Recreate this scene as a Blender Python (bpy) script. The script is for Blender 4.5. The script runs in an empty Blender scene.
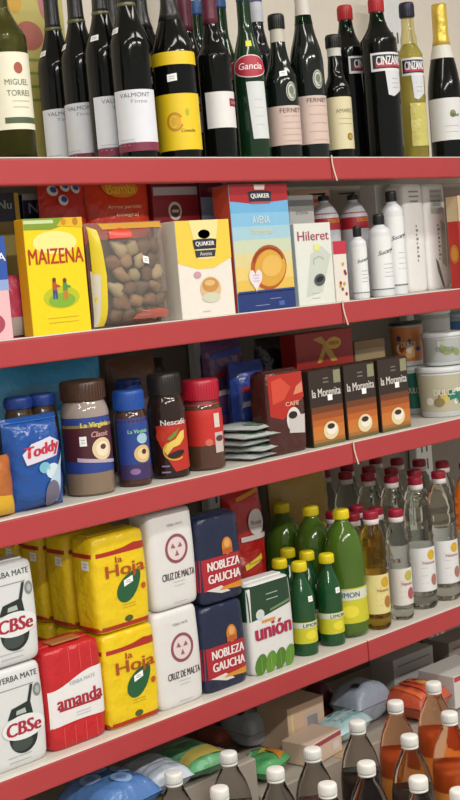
import bpy, bmesh, math, random
from mathutils import Vector, Matrix
random.seed(7)
scene = bpy.context.scene
COL = scene.collection
PI = math.pi

# ------------------------------------------------------------------ camera
EYE = 1.45
F = 1300.0
def _setup(vp=(1630, 156), s=.085, f=F):
    X = Vector((vp[0]-230, vp[1]-400, f)).normalized()
    t = -f*f/((vp[0]-230)*s + (vp[1]-400))
    D = Vector((s*t, t, f)).normalized()
    Z = -D
    Y = Z.cross(X)
    return X, Y, Z
AX, AY, AZ = _setup()
DIST = F/500*AY.z
r = Vector((AX.x, AY.x, AZ.x)); d = Vector((AX.y, AY.y, AZ.y)); w = Vector((AX.z, AY.z, AZ.z))
CAMP = Vector((0, -DIST, EYE))
cd = bpy.data.cameras.new('camera'); cam = bpy.data.objects.new('camera', cd); COL.objects.link(cam)
cd.sensor_fit = 'VERTICAL'; cd.sensor_height = 24; cd.lens = 24*F/800
cd.clip_start = .05
cam.matrix_world = Matrix(((r.x, -d.x, -w.x, CAMP.x), (r.y, -d.y, -w.y, CAMP.y), (r.z, -d.z, -w.z, CAMP.z), (0, 0, 0, 1)))
scene.camera = cam

def proj(p):
    q = Vector(p)-CAMP
    k = q.dot(w)
    return 230+F*q.dot(r)/k, 400+F*q.dot(d)/k
def ray(px, py):
    return r*(px-230)+d*(py-400)+w*F
def atY(px, py, y):
    v = ray(px, py); return CAMP+v*((y+DIST)/v.y)
def atZ(px, py, z):
    v = ray(px, py); return CAMP+v*((z-EYE)/v.z)
def xat(px, y, z):                      # X on the line (y, z) that falls in column px
    a, b = -3.0, 8.0
    for _ in range(60):
        m = (a+b)/2
        if proj((m, y, z))[0] < px: a = m
        else: b = m
    return a
def zat(x, y, py):                      # height on the vertical line (x, y) that falls in row py
    a, b = -1.0, 4.0
    for _ in range(60):
        m = (a+b)/2
        if proj((x, y, m))[1] > py: a = m
        else: b = m
    return a

# ------------------------------------------------------------------ materials
def lin(c):
    c /= 255
    return c/12.92 if c <= .04045 else ((c+.055)/1.055)**2.4
def hexc(h):
    h = h.lstrip('#')
    return tuple(lin(int(h[i:i+2], 16)) for i in (0, 2, 4))+(1,)
MATS = {}
def base_nodes(name):
    m = bpy.data.materials.new(name); m.use_nodes = True
    nt = m.node_tree
    b = nt.nodes['Principled BSDF']
    return m, nt, b
def C(h, rough=.45, kind='paper', metal=0):
    key = (h, rough, kind, metal)
    if key in MATS: return MATS[key]
    m, nt, b = base_nodes('%s_%s' % (kind, h.strip('#')))
    b.inputs['Roughness'].default_value = rough
    b.inputs['Metallic'].default_value = metal
    tc = nt.nodes.new('ShaderNodeTexCoord')
    n = nt.nodes.new('ShaderNodeTexNoise')
    n.inputs['Scale'].default_value = {'paper': 60, 'foil': 28, 'steel': 14, 'plastic': 40}.get(kind, 40)
    nt.links.new(tc.outputs['Object'], n.inputs['Vector'])
    mx = nt.nodes.new('ShaderNodeMix'); mx.data_type = 'RGBA'; mx.blend_type = 'MULTIPLY'
    mx.inputs[0].default_value = .10
    mx.inputs[6].default_value = hexc(h)
    nt.links.new(n.outputs['Color'], mx.inputs[7])
    nt.links.new(mx.outputs[2], b.inputs['Base Color'])
    if kind == 'foil':
        bp = nt.nodes.new('ShaderNodeBump'); bp.inputs['Strength'].default_value = .55; bp.inputs['Distance'].default_value = .012
        n.inputs['Detail'].default_value = 3
        nt.links.new(n.outputs['Fac'], bp.inputs['Height']); nt.links.new(bp.outputs['Normal'], b.inputs['Normal'])
    MATS[key] = m
    return m
def glassy(name, h, rough=.04, ior=1.33, trans=1.0):
    if name in MATS: return MATS[name]
    m, nt, b = base_nodes(name)
    tc = nt.nodes.new('ShaderNodeTexCoord'); n = nt.nodes.new('ShaderNodeTexNoise'); n.inputs['Scale'].default_value = 35
    nt.links.new(tc.outputs['Object'], n.inputs['Vector'])
    bp = nt.nodes.new('ShaderNodeBump'); bp.inputs['Strength'].default_value = .12; bp.inputs['Distance'].default_value = .01
    nt.links.new(n.outputs['Fac'], bp.inputs['Height']); nt.links.new(bp.outputs['Normal'], b.inputs['Normal'])
    b.inputs['Base Color'].default_value = hexc(h)
    b.inputs['Roughness'].default_value = rough
    b.inputs['IOR'].default_value = ior
    b.inputs['Transmission Weight'].default_value = trans
    MATS[name] = m
    return m
def film(name, tint='#ffffff', clear=.8):
    if name in MATS: return MATS[name]
    m = bpy.data.materials.new(name); m.use_nodes = True
    nt = m.node_tree; nt.nodes.clear()
    o = nt.nodes.new('ShaderNodeOutputMaterial')
    mx = nt.nodes.new('ShaderNodeMixShader'); t = nt.nodes.new('ShaderNodeBsdfTransparent'); g = nt.nodes.new('ShaderNodeBsdfPrincipled')
    t.inputs['Color'].default_value = hexc(tint)
    g.inputs['Base Color'].default_value = hexc(tint); g.inputs['Roughness'].default_value = .18
    n = nt.nodes.new('ShaderNodeTexNoise'); n.inputs['Scale'].default_value = 30
    tc = nt.nodes.new('ShaderNodeTexCoord'); nt.links.new(tc.outputs['Object'], n.inputs['Vector'])
    bp = nt.nodes.new('ShaderNodeBump'); bp.inputs['Strength'].default_value = .6; bp.inputs['Distance'].default_value = .01
    nt.links.new(n.outputs['Fac'], bp.inputs['Height']); nt.links.new(bp.outputs['Normal'], g.inputs['Normal'])
    mx.inputs[0].default_value = 1-clear
    nt.links.new(t.outputs[0], mx.inputs[1]); nt.links.new(g.outputs[0], mx.inputs[2]); nt.links.new(mx.outputs[0], o.inputs[0])
    MATS[name] = m
    return m
def mottled(name, cols, scale, rough=.5):
    if name in MATS: return MATS[name]
    m, nt, b = base_nodes(name)
    tc = nt.nodes.new('ShaderNodeTexCoord'); v = nt.nodes.new('ShaderNodeTexVoronoi'); v.inputs['Scale'].default_value = scale
    nt.links.new(tc.outputs['Object'], v.inputs['Vector'])
    cr = nt.nodes.new('ShaderNodeValToRGB'); cr.color_ramp.interpolation = 'CONSTANT'
    sp = nt.nodes.new('ShaderNodeSeparateColor'); nt.links.new(v.outputs['Color'], sp.inputs[0]); nt.links.new(sp.outputs[0], cr.inputs[0])
    els = cr.color_ramp.elements
    while len(els) < len(cols): els.new(.5)
    for i, c in enumerate(cols):
        els[i].position = i/len(cols); els[i].color = hexc(c)
    nt.links.new(cr.outputs[0], b.inputs['Base Color']); b.inputs['Roughness'].default_value = rough
    MATS[name] = m
    return m

WHITE = C('#eeeeea'); INK = C('#26242a'); GREY = C('#8d8f90')
STICK = C('#f6f6f4')
DARKGLASS = C('#0a0c0b', .09, 'plastic')
DARKGLASS.node_tree.nodes['Principled BSDF'].inputs['Specular IOR Level'].default_value = .28

# ------------------------------------------------------------------ mesh building
class MB:
    def __init__(s): s.v = []; s.f = []; s.mi = []; s.mats = []; s.sm = []
    def add(s, vs, fs, mat, smooth=False):
        if mat not in s.mats: s.mats.append(mat)
        k = s.mats.index(mat); o = len(s.v)
        s.v += [tuple(v) for v in vs]
        for f in fs:
            s.f.append(tuple(i+o for i in f)); s.mi.append(k); s.sm.append(smooth)
        return s
    def build(s, name, parent=None, loc=(0, 0, 0), rz=0):
        me = bpy.data.meshes.new(name); me.from_pydata(s.v, [], s.f)
        for m in s.mats: me.materials.append(m)
        for i, p in enumerate(me.polygons):
            p.material_index = s.mi[i]; p.use_smooth = s.sm[i]
        me.update()
        o = bpy.data.objects.new(name, me); COL.objects.link(o)
        o.location = loc; o.rotation_euler.z = rz
        if parent: o.parent = parent
        return o
def bm_out(bm, mb, mat, smooth=False):
    bm.verts.index_update()
    mb.add([v.co.copy() for v in bm.verts], [[v.index for v in f.verts] for f in bm.faces], mat, smooth); bm.free()
def box(mb, x0, x1, y0, y1, z0, z1, mat, bev=.0015, seg=1):
    bm = bmesh.new(); bmesh.ops.create_cube(bm, size=1)
    for v in bm.verts:
        v.co = Vector((x0+(v.co.x+.5)*(x1-x0), y0+(v.co.y+.5)*(y1-y0), z0+(v.co.z+.5)*(z1-z0)))
    if bev > 0:
        bmesh.ops.bevel(bm, geom=bm.edges[:], offset=bev, segments=seg, affect='EDGES', profile=.5)
    bm_out(bm, mb, mat)
    return mb
def lathe(mb, prof, mat, seg=28, caps=True):
    vs = []; fs = []
    for (rr, z) in prof:
        for k in range(seg):
            a = 2*PI*k/seg; vs.append((rr*math.cos(a), rr*math.sin(a), z))
    n = len(prof)
    for i in range(n-1):
        for k in range(seg):
            k2 = (k+1) % seg
            fs.append((i*seg+k, i*seg+k2, (i+1)*seg+k2, (i+1)*seg+k))
    if caps:
        fs.append(tuple(range(seg))[::-1]); fs.append(tuple(range((n-1)*seg, n*seg)))
    mb.add(vs, fs, mat, True)
    return mb
def smooth_prof(p, n=4):
    # Catmull-Rom through the (radius, height) points
    out = []
    for i in range(len(p)-1):
        p0 = p[max(i-1, 0)]; p1 = p[i]; p2 = p[i+1]; p3 = p[min(i+2, len(p)-1)]
        for k in range(n):
            t = k/n
            q = []
            for c in (0, 1):
                q.append(.5*(2*p1[c]+(p2[c]-p0[c])*t+(2*p0[c]-5*p1[c]+4*p2[c]-p3[c])*t*t+(3*p1[c]-p0[c]-3*p2[c]+p3[c])*t**3))
            out.append((max(q[0], .002), max(q[1], .0005)))
    out.append(p[-1])
    return out
def rad(prof, z):
    best = prof[0][0]
    if z >= prof[-1][1]: return prof[-1][0]
    for (r0, z0), (r1, z1) in zip(prof, prof[1:]):
        if z1 > z0 and z0 <= z <= z1: return r0+(r1-r0)*(z-z0)/(z1-z0)
    return best

_TX = {}
def text2d(s, bold=.0):
    key = (s, bold)
    if key in _TX: return _TX[key]
    cu = bpy.data.curves.new('lettering', 'FONT'); cu.body = s; cu.size = 1; cu.offset = bold; cu.resolution_u = 3
    ob = bpy.data.objects.new('lettering', cu); COL.objects.link(ob)
    dg = bpy.context.evaluated_depsgraph_get(); dg.update()
    me = ob.evaluated_get(dg).to_mesh()
    vs = [(v.co.x, v.co.y) for v in me.vertices]; fs = [tuple(p.vertices) for p in me.polygons]
    ob.evaluated_get(dg).to_mesh_clear()
    bpy.data.objects.remove(ob); bpy.data.curves.remove(cu)
    x0 = min(v[0] for v in vs); x1 = max(v[0] for v in vs); y0 = min(v[1] for v in vs); y1 = max(v[1] for v in vs)
    vs = [((a-x0)/(x1-x0)-.5, (b-y0)/(y1-y0)-.5) for a, b in vs]
    _TX[key] = (vs, fs)
    return _TX[key]

class Print:
    """flat shapes laid on a package surface S(u, v, offset)"""
    def __init__(s, S, curved=True, mb=None): s.S = S; s.c = curved; s.mb = mb or MB(); s.lay = 1
    def put(s, vs, fs, mat, layer=1):
        off = .0004*layer
        if s.c:
            bm = bmesh.new()
            bv = [bm.verts.new((a, b, 0)) for a, b in vs]
            for f in fs:
                try: bm.faces.new([bv[i] for i in f])
                except ValueError: pass
            for _ in range(4):
                bmesh.ops.triangulate(bm, faces=bm.faces[:])
                es = [e for e in bm.edges if e.calc_length() > .009]
                if not es: break
                bmesh.ops.subdivide_edges(bm, edges=es, cuts=1)
            bmesh.ops.triangulate(bm, faces=bm.faces[:])
            bm.verts.index_update()
            vs = [(v.co.x, v.co.y) for v in bm.verts]; fs = [[v.index for v in f.verts] for f in bm.faces]
            bm.free()
        s.mb.add([s.S(a, b, off) for a, b in vs], fs, mat, s.c)
        return s
    def rect(s, u0, v0, u1, v1, mat, layer=1):
        n = max(1, int(abs(u1-u0)/.008)) if s.c else 1; m = max(1, int(abs(v1-v0)/.012)) if s.c else 1
        vs = [(u0+(u1-u0)*i/n, v0+(v1-v0)*j/m) for j in range(m+1) for i in range(n+1)]
        fs = [(j*(n+1)+i, j*(n+1)+i+1, (j+1)*(n+1)+i+1, (j+1)*(n+1)+i) for j in range(m) for i in range(n)]
        s.mb.add([s.S(a, b, .0004*layer) for a, b in vs], fs, mat, s.c); return s
    def poly(s, pts, mat, layer=1): return s.put(pts, [tuple(range(len(pts)))], mat, layer)
    def ell(s, cx, cy, rx, ry, mat, layer=1, n=24, rot=0):
        c, q = math.cos(rot), math.sin(rot)
        P = [(rx*math.cos(2*PI*k/n), ry*math.sin(2*PI*k/n)) for k in range(n)]
        return s.poly([(cx+a*c-b*q, cy+a*q+b*c) for a, b in P], mat, layer)
    def ring(s, cx, cy, rx, ry, t, mat, layer=1, n=28, a0=0, a1=2*PI):
        vs = []; fs = []
        for k in range(n+1):
            a = a0+(a1-a0)*k/n
            vs += [(cx+rx*math.cos(a), cy+ry*math.sin(a)), (cx+(rx-t)*math.cos(a), cy+(ry-t)*math.sin(a))]
        for k in range(n): fs.append((2*k, 2*k+2, 2*k+3, 2*k+1))
        return s.put(vs, fs, mat, layer)
    def text(s, t, cx, cy, wd, ht, mat, layer=2, bold=.0, shear=0, arc=0, rise=0):
        vs, fs = text2d(t, 0)
        for k in ((0,) if bold == 0 else (-1, 0, 1)):      # heavier strokes: the same letters struck three times
            P = [(cx+k*bold*ht*1.1+a*wd+shear*b*ht, cy+b*ht-arc*(a*2)**2*ht+rise*a*wd) for a, b in vs]
            s.put(P, fs, mat, layer+.25*(k+1))
        return s
    def lines(s, u0, u1, v0, v1, n, mat, layer=2, t=.0012):
        for k in range(n):
            v = v0+(v1-v0)*k/max(1, n-1)
            a = random.uniform(0, .25)*(u1-u0)
            s.rect(u0+a*.5, v-t/2, u1-a*.5, v+t/2, mat, layer)
        return s
    def build(s, name, parent): return s.mb.build(name, parent)

def plane_S(y0): return lambda u, v, o: (u, y0-o, v)
def side_S(x0): return lambda u, v, o: (x0-o, -u, v)
def cyl_S(prof, R): return lambda u, v, o: ((rad(prof, v)+o)*math.sin(u/R), -(rad(prof, v)+o)*math.cos(u/R), v)

# ------------------------------------------------------------------ things
LABELS = []
def tag(o, label, cat, group=None, kind=None):
    o['label'] = label; o['category'] = cat
    if group: o['group'] = group
    if kind: o['kind'] = kind
    LABELS.append(label)
    return o
def thing(name, label, cat, loc, rz=0, group=None):
    o = bpy.data.objects.new(name, None); COL.objects.link(o)
    o.empty_display_size = .02
    o.location = loc; o.rotation_euler.z = rz
    return tag(o, label, cat, group)
def copy_thing(src, label, loc, rz=None, group=None):
    c = src.copy(); COL.objects.link(c); c.location = loc
    if rz is not None: c.rotation_euler.z = rz
    c['label'] = label; LABELS.append(label)
    if group: c['group'] = group
    for ch in src.children:
        k = ch.copy(); COL.objects.link(k); k.parent = c
        for g in ch.children:
            q = g.copy(); COL.objects.link(q); q.parent = k
    return c
def sticker(S, u, v, parent, wd=.018, ht=.011, rise=.1, curved=True, layer=3):
    p = Print(S, curved); a, b = wd/2, ht/2
    p.poly([(u-a, v-b-a*rise), (u+a, v-b+a*rise), (u+a, v+b+a*rise), (u-a, v+b-a*rise)], STICK, layer)
    p.lines(u-a*.6, u+a*.6, v-b*.3, v+b*.3, 2, GREY, layer+1, .001)
    return p.build('price_sticker', parent)

Z1, Z2, Z3, Z4 = (round(atY(230, py, 0).z, 4) for py in (157.5, 315, 470, 694))   # shelf heights above the floor
ZB = .165

# ================================================================== THE SETTING
def struct(name, mb): o = mb.build(name); o['kind'] = 'structure'; return o
def tiles():
    m, nt, b = base_nodes('floor_tiles')
    tc = nt.nodes.new('ShaderNodeTexCoord'); br = nt.nodes.new('ShaderNodeTexBrick')
    br.offset = 0; br.inputs['Scale'].default_value = 1; br.inputs['Brick Width'].default_value = .4; br.inputs['Row Height'].default_value = .4
    br.inputs['Mortar Size'].default_value = .006
    br.inputs['Color1'].default_value = hexc('#b9b2a6'); br.inputs['Color2'].default_value = hexc('#aea79b'); br.inputs['Mortar'].default_value = hexc('#777067')
    nt.links.new(tc.outputs['Object'], br.inputs['Vector']); nt.links.new(br.outputs['Color'], b.inputs['Base Color']); b.inputs['Roughness'].default_value = .3
    return m
struct('floor', box(MB(), -4, 7, -5, .62, -.1, 0, tiles(), 0))
struct('wall_back', box(MB(), -4, 7, .56, .66, 0, 3.0, C('#efe7da', .8), 0))
struct('ceiling', box(MB(), -4, 7, -5, .62, 3.0, 3.1, C('#e8e6e0', .8), 0))

# ceiling fluorescent fittings, with the light each one gives
for i, (fx, fy) in enumerate(((-.6, -1.1), (1.0, -1.1), (2.6, -1.1), (-.6, -2.9), (1.0, -2.9), (2.6, -2.9))):
    t = thing('ceiling_light', 'long white fluorescent fitting on the ceiling, %s of the %s row' % (('first', 'second', 'third')[i % 3], ('near', 'far')[i//3]), 'lamp', (fx, fy, 3.0), 0, 'ceiling fluorescents')
    mb = MB(); box(mb, -.62, .62, -.09, .09, -.05, 0, C('#e8e8e6', .4, 'steel'), .004); mb.build('housing', t)
    L = bpy.data.lights.new('tube_light', 'AREA'); L.shape = 'RECTANGLE'; L.size = 1.2; L.size_y = .16; L.energy = 26 if i < 3 else 100
    L.color = (1, .97, .92)
    lo = bpy.data.objects.new('tube_light', L); COL.objects.link(lo); lo.location = (0, 0, -.06); lo.parent = t
wd = bpy.data.worlds.new('store_air'); scene.world = wd; wd.use_nodes = True
wd.node_tree.nodes['Background'].inputs[0].default_value = (1, .97, .93, 1)
wd.node_tree.nodes['Background'].inputs[1].default_value = .95

# ================================================================== SHELVING
LIPRED = C('#ad393c', .5, 'steel'); DECK = C('#cfcac0', .45, 'steel')
XJ = {}
for zz, px in ((Z1, 339), (Z2, 340), (Z3, 348), (Z4, 367)):
    XJ[zz] = xat(px, 0, zz)
XJM = sum(XJ.values())/4
DEPTH = .44
BOARD = {}
names = {Z1: 'wine and aperitif bottles', Z2: 'cereal boxes and sweeteners', Z3: 'coffee jars and boxes', Z4: 'yerba packs and oil bottles'}
for zz in (Z1, Z2, Z3, Z4):
    for side, (xa, xb) in (('left', (-.6, XJM)), ('right', (XJM, 3.2))):
        t = thing('shelf_board', 'red-fronted steel shelf carrying %s, %s bay' % (names[zz], side), 'shelf', ((xa+xb)/2, 0, zz), 0, 'red shelves')
        BOARD[zz] = t
        hw = (xb-xa)/2-.0012
        mb = MB(); box(mb, -hw, hw, .012, DEPTH, -.022, 0, DECK, .002)
        box(mb, -hw, hw, .03, .05, -.036, -.022, DECK, .001)
        mb.build('deck', t)
        mb = MB()
        box(mb, -hw, hw, 0, .011, -.047, -.001, LIPRED, .003, 2)
        box(mb, -hw, hw, .011, .026, -.047, -.043, LIPRED, .001)
        mb.build('front_lip', t)
        mb = MB(); box(mb, -hw, hw, .0005, .011, -.001, .0012, C('#ddd6cc', .4, 'plastic'), .0004); mb.build('edge_trim', t)
# frayed clear tape strands at the joints
for zz, nm in ((Z1, 'wine'), (Z2, 'sweetener'), (Z3, 'coffee')):
    mb = MB(); pts = [(-.004, -.006, .004), (-.001, -.0035, -.012), (.004, -.003, -.03), (.010, -.004, -.050)]
    for (a, b) in zip(pts, pts[1:]):
        n = .0018
        mb.add([(a[0]-n, a[1], a[2]), (a[0]+n, a[1], a[2]), (b[0]+n, b[1], b[2]), (b[0]-n, b[1], b[2]),
                (a[0]-n, a[1]+.001, a[2]), (a[0]+n, a[1]+.001, a[2]), (b[0]+n, b[1]+.001, b[2]), (b[0]-n, b[1]+.001, b[2])],
               [(0, 1, 2, 3), (7, 6, 5, 4), (0, 4, 5, 1), (2, 6, 7, 3), (1, 5, 6, 2), (3, 7, 4, 0)], C('#d9c9b8', .4, 'plastic'))
    o = mb.build('tape_strand', BOARD[zz], (-(3.2-XJM)/2, 0, 0)); o['label'] = 'pale twisted tape strand over the joint'
for i, xx in enumerate((XJM-.01, -.3, 2.9)):
    mb = MB(); box(mb, -.036, .036, 0, .03, 0, 2.2, C('#e6e8e8', .4, 'steel'), .003)
    for k in range(40):
        for sx in (-.011, .011):
            box(mb, sx-.003, sx+.003, -.0006, .0005, .1+k*.05, .13+k*.05, C('#55585a', .6, 'steel'), 0)
    o = mb.build('shelf_upright', None, (xx, DEPTH+.001, 0))
    tag(o, ('grey slotted steel upright seen above the red-capped jar', 'grey slotted steel upright left of the yellow starch box', 'grey slotted steel upright beyond the red box at right')[i], 'upright')
mb = MB(); box(mb, -.6, 3.2, DEPTH+.034, DEPTH+.05, 0, 1.70, C('#877d70', .6, 'steel'), .001)
tag(mb.build('back_panel'), 'cream steel back panel closing the shelving behind the goods', 'panel')
t = thing('base_shelf', 'low deep base shelf under the soda bottles', 'shelf', (1.2, 0, 0))
mb = MB(); box(mb, -1.8, 2, -.62, DEPTH, ZB-.03, ZB, DECK, .002); mb.build('deck', t)
mb = MB(); box(mb, -1.8, 2, -.60, -.585, 0, ZB-.031, LIPRED, .002); mb.build('kick_plate', t)

# ================================================================== BOTTLES, generic
def cap_mb(R, h, z0, mat, ribs=True, ring=None):
    mb = MB()
    lathe(mb, [(R*.9, z0), (R, z0+.001), (R, z0+h*.85), (R*.93, z0+h*.96), (R*.8, z0+h)], mat, 24)
    if ring: lathe(mb, [(R*1.02, z0-.004), (R*1.04, z0-.001), (R*1.02, z0+.004)], ring, 24)
    if ribs:
        for k in range(24):
            a = 2*PI*k/24; c, s = math.cos(a), math.sin(a)
            q = R+.0005
            vs = []
            for z in (z0+.002, z0+h*.8):
                for da in (-.05, .05):
                    for rr in (R-.0005, q): vs.append((rr*math.cos(a+da), rr*math.sin(a+da), z))
            mb.add(vs, [(0, 1, 3, 2), (4, 6, 7, 5), (0, 4, 5, 1), (2, 3, 7, 6), (1, 5, 7, 3), (0, 2, 6, 4)], mat)
    return mb
def burg(R, H, hb):
    return smooth_prof([(R*.93, .0005), (R, .004), (R, hb*.5), (R, hb), (R*.90, hb+(H-hb)*.17), (R*.62, hb+(H-hb)*.36), (.0165, hb+(H-hb)*.56), (.0148, hb+(H-hb)*.75), (.0145, H-.012), (.0152, H-.008), (.0150, H)])
def bord(R, H, hb, rn=.0150):
    return smooth_prof([(R*.93, .0005), (R, .004), (R, hb*.5), (R, hb), (R*.93, hb+.016), (R*.66, hb+.034), (rn*1.25, hb+.052), (rn, hb+.072), (rn*.97, H-.012), (rn*1.02, H-.008), (rn, H)])
class Bot:
    """a bottle standing on shelf height Zs, its axis falling in column px at the base"""
    def __init__(s, name, label, px, Y, Zs, R, shape='burg', H=.315, hb=.17, glass=None, cat='bottle', group=None, X=None, rz=0, rn=.015):
        s.X = xat(px, Y, Zs) if X is None else X
        s.Y, s.Z, s.R, s.H = Y, Zs, R, H
        s.t = thing(name, label, cat, (s.X, Y, Zs), rz, group)
        s.prof = burg(R, H, hb) if shape == 'burg' else bord(R, H, hb, rn) if shape == 'bord' else smooth_prof(shape)
        mb = MB(); lathe(mb, s.prof, glass or DARKGLASS, 32); s.body = mb.build('bottle_body', s.t)
        s.S = cyl_S(s.prof, R)
    def h(s, py):
        v = zat(s.X, s.Y-s.R*.7, py)-s.Z
        for _ in range(3): v = zat(s.X, s.Y-rad(s.prof, v)*.7, py)-s.Z
        return v
    def label(s, v0, v1, half, mat, name='label', u0=0):
        p = Print(s.S); p.rect(u0-half*s.R, v0, u0+half*s.R, v1, mat, 1); return p
    def sleeve(s, v0, v1, mat, name='capsule', grow=.0006, top=True):
        n = 8; pr = [(rad(s.prof, v0+(v1-v0)*k/n)+grow, v0+(v1-v0)*k/n) for k in range(n+1)]
        if top: pr += [(pr[-1][0]*.8, v1+.0012)]
        mb = MB(); lathe(mb, pr, mat, 28, caps=top); return mb.build(name, s.t)
    def sticker(s, px, py, wd=.017, ht=.011):
        v = s.h(py); rr = rad(s.prof, v)
        # angle whose silhouette column is px
        best = min((abs(proj((s.X+rr*math.sin(a), s.Y-rr*math.cos(a), s.Z+v))[0]-px), a) for a in [k*.05 for k in range(-26, 27)])[1]
        S = cyl_S(s.prof, rr)
        sticker(S, best*rr, v, s.t, wd, ht)

# ------------------------------------------------------------------ shelf 1: wine and aperitifs
LAB = C('#dfe2ea'); CREAM = C('#e9e6cf'); MAROON = C('#7d2a44'); GOLD = C('#d8b94e', .3, 'foil', .4)
b = Bot('wine_bottle', 'pale green white-wine bottle with cream label and red seal at far left', 15, .055, Z1, .041, 'bord', .34, .205, glassy('olive_glass', '#a5a272', .05, 1.2), rz=-.35)
mb = MB(); lathe(mb, [(.03, .006), (.0375, .008), (.0375, .203), (.034, .218), (.02, .24), (.011, .265), (.011, .285)], C('#67673a', .2, 'plastic')); mb.build('wine', b.t)
p = b.label(b.h(130), b.h(53), 1.35, CREAM)
p.ell(.012, b.h(69), .0085, .010, C('#a4513e'), 2)
p.text('MIGUEL', .008, b.h(83), .045, .010, C('#6d6f5c'), 2); p.text('TORRES', .010, b.h(94), .045, .010, C('#6d6f5c'), 2)
p.lines(-.005, .03, b.h(108), b.h(102), 2, C('#a8a890')); p.rect(-.02, b.h(124), .05, b.h(118), C('#4a5a3c'), 2)
p.build('label', b.t)
b.sleeve(.285, .34, C('#7e8a48'), 'capsule')

def red_wine(label, px, Y, lab0, lab1, st, ring, rot, R=.0365, rz=-.65):
    b = Bot('wine_bottle', label, px, Y, Z1, R, 'burg', .365, .205, rz=rz, group='dark red wines with grey-white labels')
    p = Print(b.S); v0, v1 = b.h(lab1), b.h(lab0)
    u0, u1 = rot[0]*R, rot[1]*R
    p.rect(u0, v0, u1, v1, LAB)
    p.rect(u0, v0, u1, v0+(v1-v0)*.14, MAROON, 2)
    p.text('VALMONT', (u0+u1)/2, v1-.010, (u1-u0)*.62, .008, C('#6a6c7c'), 2)
    p.text('Tinto', (u0+u1)/2+.006, v1-.022, (u1-u0)*.36, .006, C('#9a9cb0'), 2, shear=.3)
    p.lines(u0+.006, u0+(u1-u0)*.45, v0+.012, v0+.022, 3, C('#b0b2c4'))
    p.build('label', b.t)
    v = b.h(ring); b.sleeve(v, .365, C('#15161a', .3, 'plastic'), 'capsule')
    mb = MB(); rr = rad(b.prof, v); lathe(mb, [(rr+.0008, v-.004), (rr+.0014, v-.002), (rr+.0012, v+.002), (rr+.0006, v+.003)], C('#6b6a4a', .35, 'foil', .4)); mb.build('capsule_ring', b.t)
    b.sticker(*st)
    return b
rw = red_wine('dark red-wine bottle with wide grey-white label beside the yellow-labelled wine', 140, .052, 90, 151, (124, 30), 4, (-1.25, 1.25), .0390)
for k, (rz, lab) in enumerate(((-.25, 'showing only a right strip of label'), (-.85, 'showing two thirds of its label'), (-.6, 'just right of the pale green bottle'))):
    copy_thing(rw.t, 'dark red-wine bottle %s, %s behind the front one' % (lab, ('first', 'second', 'third')[k]), (rw.X, .052+.0795*(k+1), Z1), rz)
b = Bot('wine_bottle', 'dark wine bottle with bright yellow label and yellow neck band', 182, .052, Z1, 0.0425, 'burg', .375, .195, rz=-.65)
YEL = C('#e9c81c')
p = b.label(b.h(150), b.h(94), 1.6, YEL)
yw = b
v = b.h(122); p.ring(-.010, v, .0165, .0185, .004, C('#c9891c'), 2, a0=.5, a1=2*PI-.3); p.ell(-.010, v, .012, .014, C('#dcaa1e'), 2); p.ring(-.012, v, .008, .012, .003, C('#e8c64a'), 3, a0=.8, a1=2*PI-.8)
p.text('Cosecha', .016, b.h(131), .030, .006, C('#8a5a1c'), 2, .03, .3); p.ell(.016, b.h(113), .004, .007, C('#b5b41e'), 2)
p.build('label', b.t)
p = Print(b.S); p.rect(-1.7*.0425, b.h(65), 1.7*.0425, b.h(52), YEL); p.build('neck_band', b.t)
b.sticker(186, 78, .019, .014)
b.sleeve(b.h(20), .375, C('#1a1c1b', .3, 'plastic'))
b = Bot('wine_bottle', 'dark wine bottle with maroon capsule and dark red block on white label', 222, .068, Z1, .0355, 'bord', .325, .20)
mw = b; p = b.label(b.h(128), b.h(92), 1.45, C('#e4e2e2')); p.rect(.001, b.h(107), .05, b.h(99), C('#8d2335'), 2); p.text('CLASICO', .018, b.h(103), .028, .005, C('#e4c8c8'), 3)
p.build('label', b.t); b.sleeve(b.h(24), .37, C('#5d1a33', .35, 'plastic'))
b = Bot('aperitif_bottle', 'green aperitif bottle with red oval neck label and tall white label', 256, .070, Z1, .0345, smooth_prof([(.032, 0), (.0345, .004), (.0345, .08), (.0345, .15), (.033, .19), (.027, .225), (.0185, .258), (.0148, .285), (.0145, .36)], 2), glass=C('#12301a', .10, 'plastic'), rz=-.62)
gw = b; p = Print(b.S); v0 = b.h(78); v1 = b.h(55); vm = (v0+v1)/2
p.ell(.0, vm, .043, (v1-v0)/2, C('#f0dfe0'), 1); p.ell(.0, vm, .041, (v1-v0)/2-.002, C('#b2263c'), 2); p.text('Gancia', .0, vm, .054, .014, C('#f2ecec'), 3, .02, .15)
p.build('neck_label', b.t)
p = Print(b.S); p.poly([(-.013, b.h(82)), (.030, b.h(82)), (.034, b.h(139)), (-.006, b.h(139))], C('#d6dadb')); p.lines(0, .022, b.h(125), b.h(100), 4, C('#b4bcbe')); p.build('label', b.t)
p = Print(b.S); q = b.h(44); p.rect(-.008, q-.006, .010, q+.006, C('#d9e23a')); p.build('price_sticker', b.t)
b.sleeve(.33, .36, C('#24508a', .4, 'plastic'), 'cap')
PINK = C('#d3bcb2')
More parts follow.
